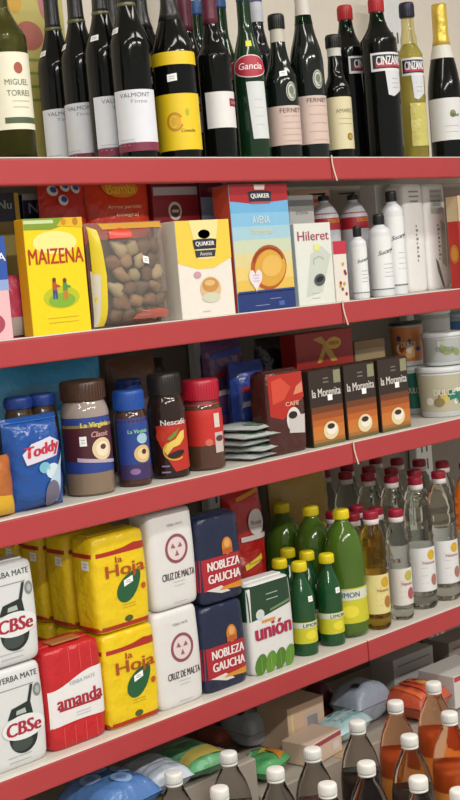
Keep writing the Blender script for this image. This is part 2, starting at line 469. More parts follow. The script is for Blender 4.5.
def fernet(label, px, Y, R, ltop, lbot, emb, H, capm, cap0, hb):
    if cap0: H = zat(xat(px, Y, Z1), Y-.012, cap0)-Z1+.030
    b = Bot('bitters_bottle', label, px, Y, Z1, R, 'burg', H, hb, glass=C('#0d1511', .10, 'plastic'), rz=-.4)
    p = b.label(b.h(lbot), b.h(ltop), 1.5, PINK)
    v1 = b.h(ltop); p.text('FERNET', .004, v1-.010, .05, .009, C('#4b4344'), 2); p.lines(-.02, .034, b.h(lbot)+.008, v1-.022, 5, C('#b59a92'))
    p.build('label', b.t)
    p = Print(cyl_S(b.prof, R)); v = b.h(emb); p.ell(.008, v, .0125, .020, C('#c9cdbd'), 1); p.ring(.008, v, .011, .018, .002, C('#5b6458'), 2); p.ell(.008, v+.002, .006, .009, C('#6f7668'), 2); p.ell(.011, v-.008, .005, .004, C('#8c8f7c'), 2)
    p.build('emblem', b.t)
    return b
b = fernet('dark bitters bottle with black cap and round emblem right of the green bottle', 287, .056, .0355, 106, 145, 92, .308, None, 30, .155)
v0, v1 = b.h(42), b.h(29); mb = MB(); rr = max(rad(b.prof, v0), rad(b.prof, v1))+.0006; lathe(mb, [(rad(b.prof, v0)+.0006, v0), (rr*.95, (v0+v1)/2), (rad(b.prof, v1)+.0006, v1)], C('#c3bfb2'), caps=False); mb.build('neck_label', b.t)
cap_mb(.0175, .032, v1, C('#191919', .4, 'plastic')).build('cap', b.t); b.sticker(289, 74, .016, .011)
b = fernet('taller bitters bottle with green neck and white neck label, behind the black-capped one', 314, .056, .0365, 96, 144, 80, .40, None, 0, .20)
v0, v1 = b.h(24), b.h(15); b.sleeve(v0, v1, glassy('green_glass', '#3fae62', .05, 1.3), 'neck_glass', .0007, False); b.sleeve(v1, b.h(-10), C('#cfcac2'), 'neck_label', .0009, False)
b = Bot('bitters_bottle', 'short dark bottle with black cap and cream label with gold seal', 342, .052, Z1, .0300, 'burg', .25, .145, rz=-.55)
p = b.label(b.h(149), b.h(97), 1.5, C('#d8cfa8')); p.text('AMARO', .006, b.h(111), .04, .009, C('#7f7a5c'), 2); p.ell(.016, b.h(137), .008, .008, C('#8c7524'), 2); p.ell(.016, b.h(137), .005, .005, C('#b79a3c'), 3); p.lines(-.01, .028, b.h(124), b.h(119), 2, C('#a49a74'))
p.build('label', b.t); H = b.h(34)
v0, v1 = b.h(56), b.h(48); b.sleeve(v0, v1, C('#c8c8c2'), 'neck_ring', .001, False); cap_mb(.0175, .030, v1, C('#141414', .4, 'plastic')).build('cap', b.t)
def cinz(label, px, Y, R, H, hb, glass, capm, capz, neck, lx, ly0, ly1, rot=0, shape='bord'):
    H = zat(xat(px, Y, Z1), Y-.012, capz)-Z1+.034
    b = Bot('vermouth_bottle', label, px, Y, Z1, R, 'bord', H, hb, glass=glass, rn=.0155, rz=rot)
    v0, v1 = b.h(ly1), b.h(ly0); hh = (v1-v0); k = R/.041*1.12
    p = Print(b.S)
    c = lx*R
    p.rect(c-.040*k, v1-hh*.42, c+.036*k, v1, C('#e2e2e6'), 1); p.rect(c-.036*k, v1-hh*.36, c+.034*k, v1-hh*.05, C('#1d2030'), 2)
    p.rect(c-.030*k, v1-hh*.33, c+.034*k, v1-hh*.22, C('#b53a4a'), 3)
    p.text('CINZANO', c+.001, v1-hh*.185, .058*k, hh*.20, C('#f2f2f4'), 4, .02)
    p.poly([(c-.012*k, v1-hh*.42), (c-.008*k, v0+hh*.04), (c+.004*k, v0), (c+.030*k, v0+hh*.16), (c+.030*k, v1-hh*.42)], C('#d4d6da'), 1)
    p.lines(c, c+.02*k, v0+hh*.2, v0+hh*.4, 3, C('#9a9ca6'))
    p.build('label', b.t)
    cap_mb(.0178, H-b.h(capz)+.001, b.h(capz), capm).build('cap', b.t)
    if neck: b.sleeve(b.h(neck[1]), b.h(neck[0]), glassy('green_glass', '#3fae62', .05, 1.3), 'neck_glass', .0007, False)
    return b
RCAP = C('#b3232c', .4, 'plastic')
cinz('black vermouth bottle with red cap, half hidden behind its red-capped twin', 356, .146, .039, .335, .255, DARKGLASS, RCAP, 20, (21, 31), .0, 57, 98, .25)
cinz('black vermouth bottle with red cap standing in front with its whole badge', 387, .054, .0415, .325, .258, DARKGLASS, RCAP, 12, (13, 24), .0, 53, 97, -.30)
b = cinz('clear golden vermouth bottle with navy cap and slanted badge', 417, .075, .0305, .315, .235, glassy('golden_glass', '#e8dfa6', .05, 1.25), C('#23243a', .4, 'plastic'), 17, None, .0, 58, 100, -.55)
mb = MB(); lathe(mb, [(.024, .006), (.0275, .008), (.0275, .233), (.02, .254), (.011, .275)], C('#d2c981', .25, 'plastic')); mb.build('vermouth', b.t)
p = Print(b.S); p.rect(-.018, b.h(146), .03, b.h(103), C('#c9bf6a', .3, 'foil')); p.build('lower_label', b.t)
b = Bot('sparkling_wine_bottle', 'dark sparkling-wine bottle with gold foil neck and white label', 449, .055, Z1, .0405, smooth_prof([(.038, 0), (.0405, .004), (.0405, .08), (.0405, .155), (.0375, .19), (.0305, .23), (.022, .268), (.018, .295), (.0175, .34), (.0165, .37)], 2), rz=-.6)
p = b.label(b.h(140), b.h(98), 1.5, C('#dcdcdc')); p.ell(.004, b.h(114), .008, .009, C('#7d8a5c'), 2); p.text('Brut', .010, b.h(115), .02, .008, C('#50583c'), 3, .03, .3); p.lines(-.02, .02, b.h(132), b.h(126), 2, C('#a9a9a9')); p.build('label', b.t)
b.sleeve(b.h(45), .37, GOLD, 'gold_foil', .001); b.sleeve(b.h(58), b.h(45), C('#d8d6cc'), 'foil_collar', .0008, False)
b = Bot('sparkling_wine_bottle', 'dark green sparkling-wine bottle with yellow label cut by the right frame edge', 478, .085, Z1, .040, 'burg', .33, .16, glass=C('#1a2a16', .1, 'plastic'))
p = b.label(b.h(140), b.h(72), 1.6, C('#dba529')); p.lines(-.02, .02, b.h(130), b.h(85), 5, C('#a87a1c')); p.build('label', b.t)
# the bottles standing in file behind the front ones
copy_thing(yw.t, 'yellow-labelled dark wine bottle directly behind its yellow-labelled twin', (yw.X, yw.Y+.088, Z1), -1.1)
copy_thing(yw.t, 'yellow-labelled dark wine bottle, rearmost of its file', (yw.X, yw.Y+.176, Z1), -.9)
copy_thing(mw.t, 'maroon-capped dark wine bottle behind the one with dark red block', (mw.X, mw.Y+.075, Z1), -.9)
copy_thing(gw.t, 'green aperitif bottle behind the one with red oval label', (gw.X, gw.Y+.073, Z1), .6)
copy_thing(gw.t, 'green aperitif bottle, rearmost behind the red oval label', (gw.X, gw.Y+.146, Z1), .2)
b = Bot('aperitif_bottle', 'back-row bottle with white and blue neck label behind the bitters', 268, .135, Z1, .034, 'bord', .34, .22, glass=C('#151a22', .12, 'plastic'))
b.sleeve(b.h(22), b.h(2), C('#c6c8d2'), 'neck_label', .001, False); b.sleeve(b.h(0), .34, C('#27406e', .4, 'plastic'), 'cap')

# ================================================================== BOXES AND PACKS
class Box:
    def __init__(s, name, label, xl, xr, ytop, Y, Zs, depth, mat, cat='box', group=None, sidemat=None, pyref=None, z0=0, H=None, maxw=None, rz=0):
        if pyref is None: xa, xb = xat(xl, Y, Zs+z0), xat(xr, Y, Zs+z0)
        else: xa, xb = atY(xl, pyref, Y).x, atY(xr, pyref, Y).x
        s.w = xb-xa; s.X = (xa+xb)/2; s.Y = Y; s.Z = Zs+z0; s.d = depth
        s.H = H if H is not None else zat(s.X, Y, ytop)-s.Z
        s.t = thing(name, label, cat, (s.X, Y+depth/2, s.Z), rz, group)
        s.S = plane_S(-depth/2); s.SL = side_S(-s.w/2); s.curved = False
        if mat: s.body(mat, sidemat)
    def body(s, mat, sidemat=None):
        mb = MB(); box(mb, -s.w/2, s.w/2, -s.d/2, s.d/2, 0, s.H, mat, .0012)
        if sidemat: Print(s.SL, False, mb).rect(-s.d/2+.001, .001, s.d/2-.001, s.H-.001, sidemat)
        s.bmb = mb
        mb.build('carton', s.t)
    def h(s, py, u=0): return zat(s.X+u, s.Y, py)-s.Z
    def P(s): return Print(s.S, s.curved)
    def u(s, f): return f*s.w/2
class Pack(Box):
    """soft brick pack: rounded corners, a folded top, a slight belly"""
    def body(s, mat, sidemat=None, n=7, belly=.04, fold=True):
        w2, d2, H = s.w/2, s.d/2, s.H
        def sc(v): return 1+belly*math.sin(PI*min(max(v/H, 0), 1))-belly*.5
        def yf(u, v):
            q = min(abs(u)/(w2*sc(v)), .999)
            return d2*sc(v)*(1-q**n)**(1/n)
        s.S = lambda u, v, o: (u*1.0, -yf(u, v)-o, v); s.curved = True
        s.SL = lambda u, v, o: (-w2*sc(v)*(1-min(abs(u)/(d2*sc(v)), .999)**n)**(1/n)-o, -u, v)
        vs = []; fs = []; N = 48
        lv = [(0, .90), (.004, .97), (.012, 1)]+[(H*k/8, 1) for k in range(1, 8)]+[(H-.010, 1), (H-.003, .96), (H, .88), (H+.001, .5), (H+.001, .05)]
        rnd = random.Random(int(s.X*1e5))
        for (z, k) in lv:
            for i in range(N):
                a = 2*PI*i/N
                c, q = math.cos(a), math.sin(a)
                rr = (abs(c)**n+abs(q)**n)**(-1/n)
                g = sc(z)*k
                vs.append((w2*g*rr*c, d2*g*rr*q, z))
        for i in range(len(lv)-1):
            for k in range(N):
                k2 = (k+1) % N; fs.append((i*N+k, i*N+k2, (i+1)*N+k2, (i+1)*N+k))
        fs.append(tuple(range(N))[::-1]); fs.append(tuple(range((len(lv)-1)*N, len(lv)*N)))
        mb = MB(); mb.add(vs, fs, mat, True)
        if fold: # folded flap lying on the top
            box(mb, -w2*.86, w2*.86, -d2*.35, d2*.45, H-.001, H+.0035, mat, .0015)
        s.bmb = mb
        mb.build('pack', s.t)
class Bag(Box):
    """pillow bag with flat sealed ends"""
    def body(s, mat, sidemat=None, name='bag', back=True):
        w2, d2, H = s.w/2, s.d/2, s.H
        def yf(u, v):
            a = min(abs(u)/w2, 1); b = min(abs(v/H*2-1), 1)
            bl = ((1-a**3.2)**.6)*((1-b**5)**.7)
            return d2*bl+.0006
        s.yf = yf
        s.S = lambda u, v, o: (u, -yf(u, v)-o, v); s.curved = True
        nu, nv = 16, 18; mb = MB()
        for sg in ((-1, 1) if back else (-1,)):
            vs = []; fs = []
            for j in range(nv+1):
                for i in range(nu+1):
                    u = w2*(2*i/nu-1); v = H*j/nv
                    wob = .0025*math.sin(u*140+v*60)*math.sin(v*90+u*35+sg) if 0 < j < nv and 0 < i < nu else 0
                    vs.append((u, sg*(yf(u, v)+wob-.0025*(0 < i < nu and 0 < j < nv)), v))
            for j in range(nv):
                for i in range(nu):
                    q = (j*(nu+1)+i, j*(nu+1)+i+1, (j+1)*(nu+1)+i+1, (j+1)*(nu+1)+i)
                    fs.append(q if sg < 0 else q[::-1])
            mb.add(vs, fs, mat, True)
        s.bmb = mb
        mb.build(name, s.t)
    def mid(s):                      # the given depth is that of the bag's widest plane
        s.t.location.y = s.Y; return s

# ------------------------------------------------------------------ shelf 2
def foil(h, r=.3): return C(h, r, 'foil')
b = Box('carton_box', 'yellow and pink carton behind the dark wines at top left', 6, 64, -20, .37, Z1, .05, C('#c8bc6a'), pyref=20)
p = b.P(); p.ell(-.02, b.H*.72, .035, .03, C('#b86a5c'), 1); p.ell(.03, b.H*.9, .02, .04, C('#c07a80'), 2); p.ell(-.05, b.H*.9, .018, .03, C('#d8a83c'), 2); p.lines(-.06, .06, b.H*.4, b.H*.6, 4, C('#8a9a4c'), 1, .006); p.build('front_print', b.t)
# far left
b = Box('carton_box', 'blue and pink carton cut by the left frame edge', -30, 14, 237, .03, Z2, .05, C('#e6b9bd'))
p = b.P(); w2 = b.w/2; p.rect(-w2, b.H*.58, w2, b.H, C('#2a52a8')); p.rect(-w2, b.H*.48, w2, b.H*.58, C('#8fa6d8')); p.ell(0, b.H*.16, .03, .02, C('#a8455c'), 1); p.build('front_print', b.t)
p = b.P(); p.text('VITA', .018, b.H*.80, .05, .014, C('#eef0f6'), 3, .02); p.build('lettering', b.t)
b = Bag('packet', 'small dark pink packet between the blue carton and the yellow starch box', 12, 31, 275, .055, Z2, .03, foil('#b23a52'), 'packet')
p = b.P(); p.rect(-b.w*.4, .004, b.w*.4, b.H*.33, C('#a99c96')); p.build('front_print', b.t)
b = Box('carton_box', 'dark navy carton with yellow foot, back row at far left', -28, 20, 193, .172, Z2, .05, C('#20283c'), pyref=215)
p = b.P(); p.rect(-b.w/2, 0, b.w/2, b.h(222), C('#8a7c3a')); p.text('Nu', .02, b.h(205), .03, .016, C('#9fb0a0'), 2, .02); p.rect(b.w/2-.01, 0, b.w/2, b.H, C('#c9a83a'), 1); p.build('front_print', b.t)
b = Box('carton_box', 'navy carton with pale letters peeping above the yellow starch box', 23, 47, 194, .172, Z2, .05, C('#1b2440'), pyref=208)
p = b.P(); p.text('Ni', 0, b.h(208), .03, .020, C('#93a6b8'), 2, .02); p.rect(-b.w/2, b.h(200), b.w/2, b.H, C('#a9adb0')); p.build('front_print', b.t)
# cornstarch
YB = C('#f2d312', .35)
b = Box('cornstarch_box', 'tall yellow cornstarch box with red lettering and two small figures', 34, 92, 218, .022, Z2, .028, YB, sidemat=C('#dca21a', .35))
H, w2 = b.H, b.w/2
p = b.P(); p.poly([(-w2, H*.905), (-w2*.1, H*.90), (w2*.5, H*.945), (w2, H*.93), (w2, H), (-w2, H)], C('#7f9a2c')); p.rect(-w2, H*.955, w2*.0, H*.985, C('#c9d8a0'), 2); p.poly([(w2*.1, H*.93), (w2, H*.91), (w2, H), (w2*.35, H)], C('#e0b51c'), 2)
p.ell(w2*.75, H*.965, .006, .007, C('#c07a1c'), 3); p.ell(w2*.35, H*.965, .005, .006, C('#c98a1c'), 3)
p.build('top_band', b.t)
p = b.P(); p.ell(.0, H*.79, w2*.75, H*.10, C('#f2e58e'), 1); p.text('MAIZENA', 0, H*.675, w2*1.86, .027, C('#b3301c'), 3, .012); p.build('brand_lettering', b.t)
p = b.P(); p.ell(.004, H*.315, w2*.62, .020, C('#b9c01e'), 1); p.ell(.004, H*.29, w2*.45, .013, C('#7fae30'), 2)
for (fx, col, sh) in ((-.010, '#b5502c', '#4a4a86'), (.013, '#4f8f4a', '#c87a2c')):
    fy = H*.40 if fx < 0 else H*.39
    p.ell(fx, fy+.014, .004, .0045, C('#6a3a20'), 3); p.poly([(fx-.005, fy-.004), (fx+.005, fy-.004), (fx+.004, fy+.010), (fx-.004, fy+.010)], C(col), 3)
    p.poly([(fx-.005, fy-.020), (fx-.001, fy-.020), (fx, fy-.004), (fx-.005, fy-.004)], C(sh), 3); p.poly([(fx+.001, fy-.020), (fx+.005, fy-.020), (fx+.005, fy-.004), (fx, fy-.004)], C(sh), 3)
    p.poly([(fx+.004, fy+.006), (fx+.012, fy+.004), (fx+.012, fy+.001), (fx+.004, fy+.001)], C(col), 3)
p.build('figures_picture', b.t)
p = b.P(); p.lines(-w2*.6, w2*.7, H*.10, H*.14, 2, C('#cfae18'), 2); p.build('small_print', b.t)
# bag of brown pieces
b = Bag('snack_bag', 'clear bag of brown dried pieces with yellow edges', 93, 169, 222, .046, Z2, .075, None, 'bag'); b.mid()
b.body(film('clear_film', '#f4f2ee', .90))
w2, H, d2 = b.w/2, b.H, b.d/2
mb = MB(); rnd = random.Random(3)
cols = [C(c, .6) for c in ('#7a5638', '#967450', '#64462e', '#b09c78', '#8a6a48', '#a08e68', '#5a4432')]
rows = 6
for j in range(rows):
    for i in range(4):
        bm = bmesh.new(); bmesh.ops.create_icosphere(bm, subdivisions=2, radius=1)
        u = (-.52+1.5*(i+.5*(j % 2))/4.4)*w2*.95; v = H*(.11+.76*j/rows)
        a, bb, c = rnd.uniform(.014, .024), rnd.uniform(.008, .011), rnd.uniform(.011, .018)
        rot = Matrix.Rotation(rnd.uniform(-.7, .7), 3, 'Y')
        dep = max(b.yf(u, v)-c-.004, .002)
        for q in bm.verts:
            k = 1+.22*math.sin(q.co.x*3+i*1.7)*math.sin(q.co.z*4+j*2.3)+.08*math.sin(q.co.y*9+i+j)
            co = rot @ Vector((q.co.x*a*k, q.co.y*bb*k, q.co.z*c*k)); q.co = co+Vector((u, -dep+rnd.uniform(0, .0), v))
        bm_out(bm, mb, rnd.choice(cols), True)
# filler behind them
vs = []; box(mb, -w2*.8, w2*.9, -.004, d2*.6, .01, H*.84, C('#6a5138', .7), .004)
o = mb.build('brown_pieces', b.t); o['kind'] = 'stuff'
p = b.P(); p.poly([(-w2*.97, .004), (-w2*.80, .004), (-w2*.76, H*.5), (-w2*.82, H*.93), (-w2*.97, H*.97)], C('#e2cc2e', .3)); p.poly([(-w2*.99, .004), (-w2*.92, .004), (-w2*.86, H*.5), (-w2*.99, H*.55)], C('#d8d4c8', .3), 2)
p.rect(-w2*.7, H*.93, w2*.95, H*.99, C('#d9a548', .3)); p.build('yellow_edge', b.t)
p = b.P(); p.poly([(-w2*.18, .012), (w2*.8, .010), (w2*.92, H*.10), (w2*.5, H*.15), (-w2*.1, H*.11)], C('#c66a5e', .3), 2); p.lines(-.002, .026, .018, .026, 2, C('#dba49a'), 3); p.build('red_label', b.t)
p = b.P(); p.poly([(-w2*.62, H*.84), (-w2*.1, H*.84), (-w2*.05, H*.91), (-w2*.3, H*.94), (-w2*.6, H*.91)], C('#d03a20', .3), 2); p.build('red_crest', b.t)
sticker(b.S, w2*.18, H*.62, b.t, .014, .013, -.25)
# bags behind
b = Bag('snack_bag', 'red bag with blue and white dots behind the yellow starch box', 46, 92, 178, .115, Z2, .05, foil('#c02a1e'), 'bag', pyref=205)
p = b.P()
for k, (fx, py) in enumerate(((-.55, 190), (.0, 186), (.45, 188), (-.2, 200))): p.ell(fx*b.w/2, b.h(py), .011, .010, C('#d8d6d8'), 1); p.ell(fx*b.w/2+.002, b.h(py)+.002, .007, .006, C('#2d4a94'), 2)
p.build('dot_print', b.t)
b = Bag('snack_bag', 'orange-red bag with cream script above the bag of brown pieces', 93, 156, 180, .115, Z2, .05, foil('#d63a18'), 'bag', pyref=205)
p = b.P(); p.ell(0, b.h(187), .045, .020, C('#e58a1c'), 1); p.text('Bambi', 0, b.h(188), .07, .022, C('#f2c83a'), 2, .02, .2); p.text('Arroz partido', .0, b.h(207), .085, .009, C('#f2c9a0'), 2, .01, .2); p.text('Integral', .004, b.h(215), .055, .009, C('#f2c9a0'), 2, .01, .2); p.build('lettering', b.t)
b = Box('carton_box', 'dark red carton with round cream badge behind the small oats box', 153, 199, 180, .13, Z2, .05, C('#8f1a26'), pyref=205)
p = b.P(); p.rect(-b.w/2*.95, b.h(195), b.w/2*.95, b.h(187), C('#b4acae')); p.rect(-b.w/2, b.h(186), b.w/2, b.H, C('#4a1420')); q = b.h(211); p.ell(-.005, q, .018, .019, C('#d9cfc0')); p.ell(-.005, q, .013, .013, C('#5a3a34'), 2); p.rect(-.014, q-.003, .004, q+.003, C('#d9c8a8'), 3); p.build('front_print', b.t)
b = Box('carton_box', 'maroon carton with pale label between the two oats boxes', 201, 224, 178, .13, Z2, .05, C('#7d1c2e'), pyref=205)
p = b.P(); p.rect(-b.w/2, 0, b.w/2, b.h(197), C('#a9b0c4')); p.ell(0, b.h(190), .012, .006, C('#b8606c')); p.build('front_print', b.t)
def badge(p, u, v, wd, ht, layer=2):
    p.poly([(u-wd/2, v-ht*.5), (u+wd/2, v-ht*.5), (u+wd*.55, v+ht*.4), (u+wd*.3, v+ht*.5), (u-wd*.3, v+ht*.5), (u-wd*.55, v+ht*.4)], C('#23263a'), layer)
    p.text('QUAKER', u, v, wd*.86, ht*.5, C('#f2f0ea'), layer+1, .03)
b = Box('oats_box', 'small white oats box with yellow top and dark badge', 183, 236, 220, .022, Z2, .065, C('#e8e2d8'), sidemat=C('#d5d2c4'))
H, w2 = b.H, b.w/2
p = b.P(); p.poly([(-w2, H*.57), (-w2*.3, H*.50), (w2*.3, H*.50), (w2, H*.60), (w2, H), (-w2, H)], C('#e9cc4a')); p.poly([(-w2*.25, H*.6), (w2*.35, H*.6), (w2*.6, H), (-w2*.5, H)], C('#ecdf9a'), 2); p.build('yellow_panel', b.t)
p = b.P(); p.ell(.002, H*.855, .016, .009, C('#3a3838'), 2); badge(p, .002, H*.755, .058, .020, 3); p.poly([(-.024, H*.62), (.026, H*.62), (.030, H*.69), (-.026, H*.69)], C('#34343c'), 3); p.text('Avena', .002, H*.655, .032, .008, C('#c9c9c9'), 4, .02); p.build('brand_badge', b.t)
p = b.P(); p.ell(.008, H*.29, .028, .024, C('#dcb98c'), 2); p.ell(.008, H*.33, .022, .014, C('#c8924c'), 3); p.ell(.006, H*.35, .014, .006, C('#e0b878'), 4); p.ell(.008, H*.20, .024, .010, C('#cfd0b8'), 3); p.build('bowl_picture', b.t)
p = b.P(); p.ell(-.024, H*.44, .010, .007, C('#c99aa8'), 2); p.lines(-.02, .005, H*.06, H*.06, 1, C('#b8b0a8')); p.build('small_print', b.t)
b = Box('oats_box', 'large blue and gold oats box with bowl and white heart', 239, 296, 184, .024, Z2, .050, C('#7fb6dc'), sidemat=C('#b5432c'))
H, w2 = b.H, b.w/2
gr = ['#6fb0dd', '#86bfe0', '#a5cbd8', '#c8d3b8', '#dccf96', '#e6cb78', '#e3bf56']
p = b.P()
for k, c in enumerate(gr): p.rect(-w2, H*(.88-.105*(k+1)), w2, H*(.88-.105*k), C(c))
p.rect(-w2, 0, w2, H*.15, C('#1f3574')); p.poly([(-w2, H*.87), (-w2*.2, H*.845), (w2, H*.87), (w2, H), (-w2, H)], C('#a8222a'), 2)
p.build('front_print', b.t)
p = b.P(); p.poly([(-.012, H*.955), (.016, H*.955), (.018, H*.995), (-.014, H*.995)], C('#e2d6cc'), 3); badge(p, .002, H*.905, .062, .022, 3); p.rect(-.026, H*.845, .03, H*.862, C('#b0505c'), 3); p.build('brand_badge', b.t)
p = b.P(); p.text('AVENA', .0, H*.72, .05, .016, C('#d5e3e6'), 3, .01); p.text('Instantanea', .0, H*.63, .06, .012, C('#dfd8b0'), 3, .0, .2); p.build('lettering', b.t)
p = b.P(); p.ell(.012, H*.34, .053, .046, C('#b5561c'), 2, rot=.25); p.ell(.016, H*.335, .046, .038, C('#d9a43e'), 3, rot=.25); p.ell(.020, H*.35, .030, .022, C('#e3b75c'), 4, rot=.2); p.ring(.012, H*.36, .046, .036, .004, C('#8c3c18'), 5, a0=.3, a1=2.9)
p.rect(-w2*.98, H*.15, w2*.98, H*.165, C('#2c4484'), 5); p.build('bowl_picture', b.t)
p = b.P(); hx, hy = -.030, H*.255; pts = [(hx+.019*math.sin(t)**3, hy+.0016*(13*math.cos(t)-5*math.cos(2*t)-2*math.cos(3*t)-math.cos(4*t))) for t in [2*PI*k/28 for k in range(28)]]
p.poly(pts, C('#eadde2'), 6); p.lines(hx-.008, hx+.010, hy-.004, hy+.008, 3, C('#b8a4c0'), 7); p.build('heart_badge', b.t)
p = b.P(); p.lines(-.04, .01, H*.045, H*.045, 1, C('#8f9cc4'), 2); p.lines(.005, .045, H*.09, H*.09, 1, C('#8f9cc4'), 2); p.rect(.034, H*.03, .05, H*.065, C('#4468b0'), 2); p.build('small_print', b.t)
b = Box('sweetener_box', 'white sweetener box with pink lettering and dark coffee cup', 300, 336, 223, .028, Z2, .045, C('#dfe2da'), sidemat=C('#c2c4be'))
H, w2 = b.H, b.w/2
p = b.P(); p.text('Hileret', .0, H*.845, w2*1.7, .020, C('#a3405c'), 2, .01); p.build('brand_lettering', b.t)
p = b.P(); p.ell(.008, H*.70, .010, .008, C('#dfe38a'), 2); p.poly([(-w2*.6, H*.1), (w2*.3, H*.15), (w2*.9, H*.6), (w2*.4, H*.72), (-w2*.2, H*.62)], C('#c9d0c6'), 1); p.ell(.010, H*.30, .018, .013, C('#55585a'), 3, rot=.2); p.ell(.010, H*.31, .012, .006, C('#1d1b1b'), 4, rot=.2); p.ring(.012, H*.52, .018, .012, .0015, C('#a8b0a4'), 3, a0=.4, a1=3.6); p.lines(-.02, .01, H*.08, H*.14, 2, C('#b0b6ae'), 2); p.build('cup_picture', b.t)
# behind
b = Box('carton_box', 'grey and white carton behind the white sweetener box', 289, 314, 195, .13, Z2, .04, C('#d2d2d0'), pyref=210)
p = b.P(); p.rect(-b.w/2, b.h(206), b.w/2, b.h(200), C('#8c8f90')); p.text('STEVIA', 0, b.h(213), .04, .008, GREY, 2); p.build('front_print', b.t)
b = Box('carton_box', 'flat orange-edged carton lying at the back above the sweetener box', 289, 330, 190, .20, Z2, .08, C('#c9a088'), pyref=196)
p = b.P(); p.rect(-b.w/2, b.H-.03, b.w/2, b.H-.022, C('#b0483a')); p.build('front_print', b.t)
def sauce(label, px, py, ytop):
    X = atY(px, py, .135).x
    b = Bot('sweetener_bottle', label, 0, .135, Z2, .0330, [(.031, .0005), (.033, .004), (.033, .09), (.033, .175), (.030, .197), (.019, .216), (.011, .224), (.011, .230)], glass=C('#c9ccd2', .3, 'plastic'), X=X, rz=-.3, group='big sweetener bottles with red labels')
    p = b.label(b.h(230), b.h(213), 2.2, C('#b01f2e')); p.text('EDULCOR', .006, b.h(221), .034, .009, C('#e8a03c'), 2, .02); p.build('label', b.t)
    cap_mb(.0125, .012, .229, C('#1c1c1e', .4, 'plastic')).build('cap', b.t)
    mb = MB(); box(mb, -.036, .006, -.005, .005, .2435, .2475, C('#1c1c1e', .4, 'plastic'), .002); lathe(mb, [(.004, .240), (.004, .2475)], C('#1c1c1e', .4, 'plastic'), 12); mb.build('nozzle', b.t)
    return b
b1 = sauce('big sweetener bottle with red label directly behind the white sweetener box', 324, 205, 182)
copy_thing(b1.t, 'big sweetener bottle with red label behind the white black-capped bottles', (atY(353, 205, .135).x, .135, Z2))
b = Box('sachet_box', 'narrow white box with red top and brown dots beside the sweetener box', 337, 350, 241, .03, Z2, .04, C('#e4ddd4'))
p = b.P(); p.rect(-b.w/2, b.h(254), b.w/2, b.H, C('#c22f48')); 
for k in range(8): p.ell(random.uniform(-.4, .4)*b.w, b.h(random.uniform(262, 296)), .004, .004, C(random.choice(('#7a4a2c', '#a8392c', '#caa23a'))), 2)
p.build('front_print', b.t)
def whiteb(label, px, Y, R, ycap, yneck):
    b0 = Bot.__new__(Bot)
    X = xat(px, Y, Z2); H = zat(X, Y, yneck)-Z2; Hc = zat(X, Y, ycap)-Z2
    b = Bot('sweetener_bottle', label, 0, Y, Z2, R, [(R*.94, .0005), (R, .004), (R, H*.5), (R, H*.86), (R*.9, H*.93), (R*.5, H*.985), (R*.45, H)], glass=C('#dcdfe2', .3, 'plastic'), X=X, rz=-.4, group='white bottles with black caps')
    cap_mb(R*.50, Hc-H, H, C('#1d1d20', .4, 'plastic')).build('cap', b.t)
    p = b.label(H*.10, H*.84, 2.4, C('#e6e8e8')); p.text('Sucaryl', .002, H*.62, R*1.5, R*.55, C('#44444c'), 2, .01, .3, rise=.25); p.lines(-R*.3, R*.8, H*.28, H*.45, 4, C('#9ea2a8')); p.rect(-2.2*R, H*.10, 2.2*R, H*.115, C('#777b80'), 2); p.build('label', b.t)
    return b
whiteb('smallest white bottle with black cap, next to the narrow dotted box', 362, .045, .0185, 226, 237)
whiteb('white black-capped bottle, middle of the three', 384, .052, .0255, 214, 225)
whiteb('tallest white black-capped bottle, right of its two mates', 398, .060, .0250, 191, 202)
b = Box('carton_box', 'wide white carton with grey print behind the tallest white bottle', 376, 426, 184, .20, Z2, .05, C('#ececea'), pyref=205)
p = b.P(); p.lines(-.02, .02, b.h(205), b.h(190), 4, C('#8d9190'), 2, .004); p.build('front_print', b.t)
def wpack(label, xl, xr, seed):
    b = Pack('white_packet', label, xl, xr, 184, .112, Z2, .06, C('#f0f0ee', .4), 'packet', pyref=250)
    H, w2 = b.H, b.w/2
    p = b.P(); p.lines(-w2*.5, w2*.5, H*.84, H*.93, 3, C('#9a9e9a'), 2, .004)
    if seed:
        p.rect(-w2*.5, H*.72, w2*.65, H*.95, C('#bfc4bc'), 1); p.rect(-w2*.3, H*.79, w2*.45, H*.85, C('#8f9890'), 3)
        p.poly([(w2*.25, H*.25), (w2*.7, H*.2), (w2*.75, H*.62), (w2*.35, H*.66)], C('#b5bfa0'), 1)
        p.poly([(-w2*.35, H*.30), (-w2*.1, H*.26), (w2*.4, H*.01), (w2*.2, H*.03), (-w2*.2, H*.18)], C('#6e7a4c'), 2)
    for k in range(9): p.rect(-w2*.02, H*(.28+.04*k), w2*(.08+.1*(k % 2)), H*(.30+.04*k), C('#7e8a80'), 3)
    p.build('print', b.t)
wpack('white upright packet with grey vertical print, left of the leaf-printed one', 407, 427, 0)
wpack('white upright packet printed with a green leaf beside the red box', 428, 449, 1)
b = Box('carton_box', 'red carton with gold emblem and beige top at right end', 463, 500, 195, .03, Z2, .035, C('#b8261e'))
p = b.P(); p.rect(-b.w/2, b.h(220), b.w/2, b.H, C('#d0b892')); P2 = Print(b.SL, False, p.mb); P2.rect(-b.d/2+.001, b.h(220), b.d/2-.001, b.H-.001, C('#d0b892')); P2.ell(.0, b.h(252), .009, .018, C('#d08a2a'), 2); P2.ring(.0, b.h(252), .012, .022, .002, C('#c9a03a'), 2); p.build('front_print', b.t)

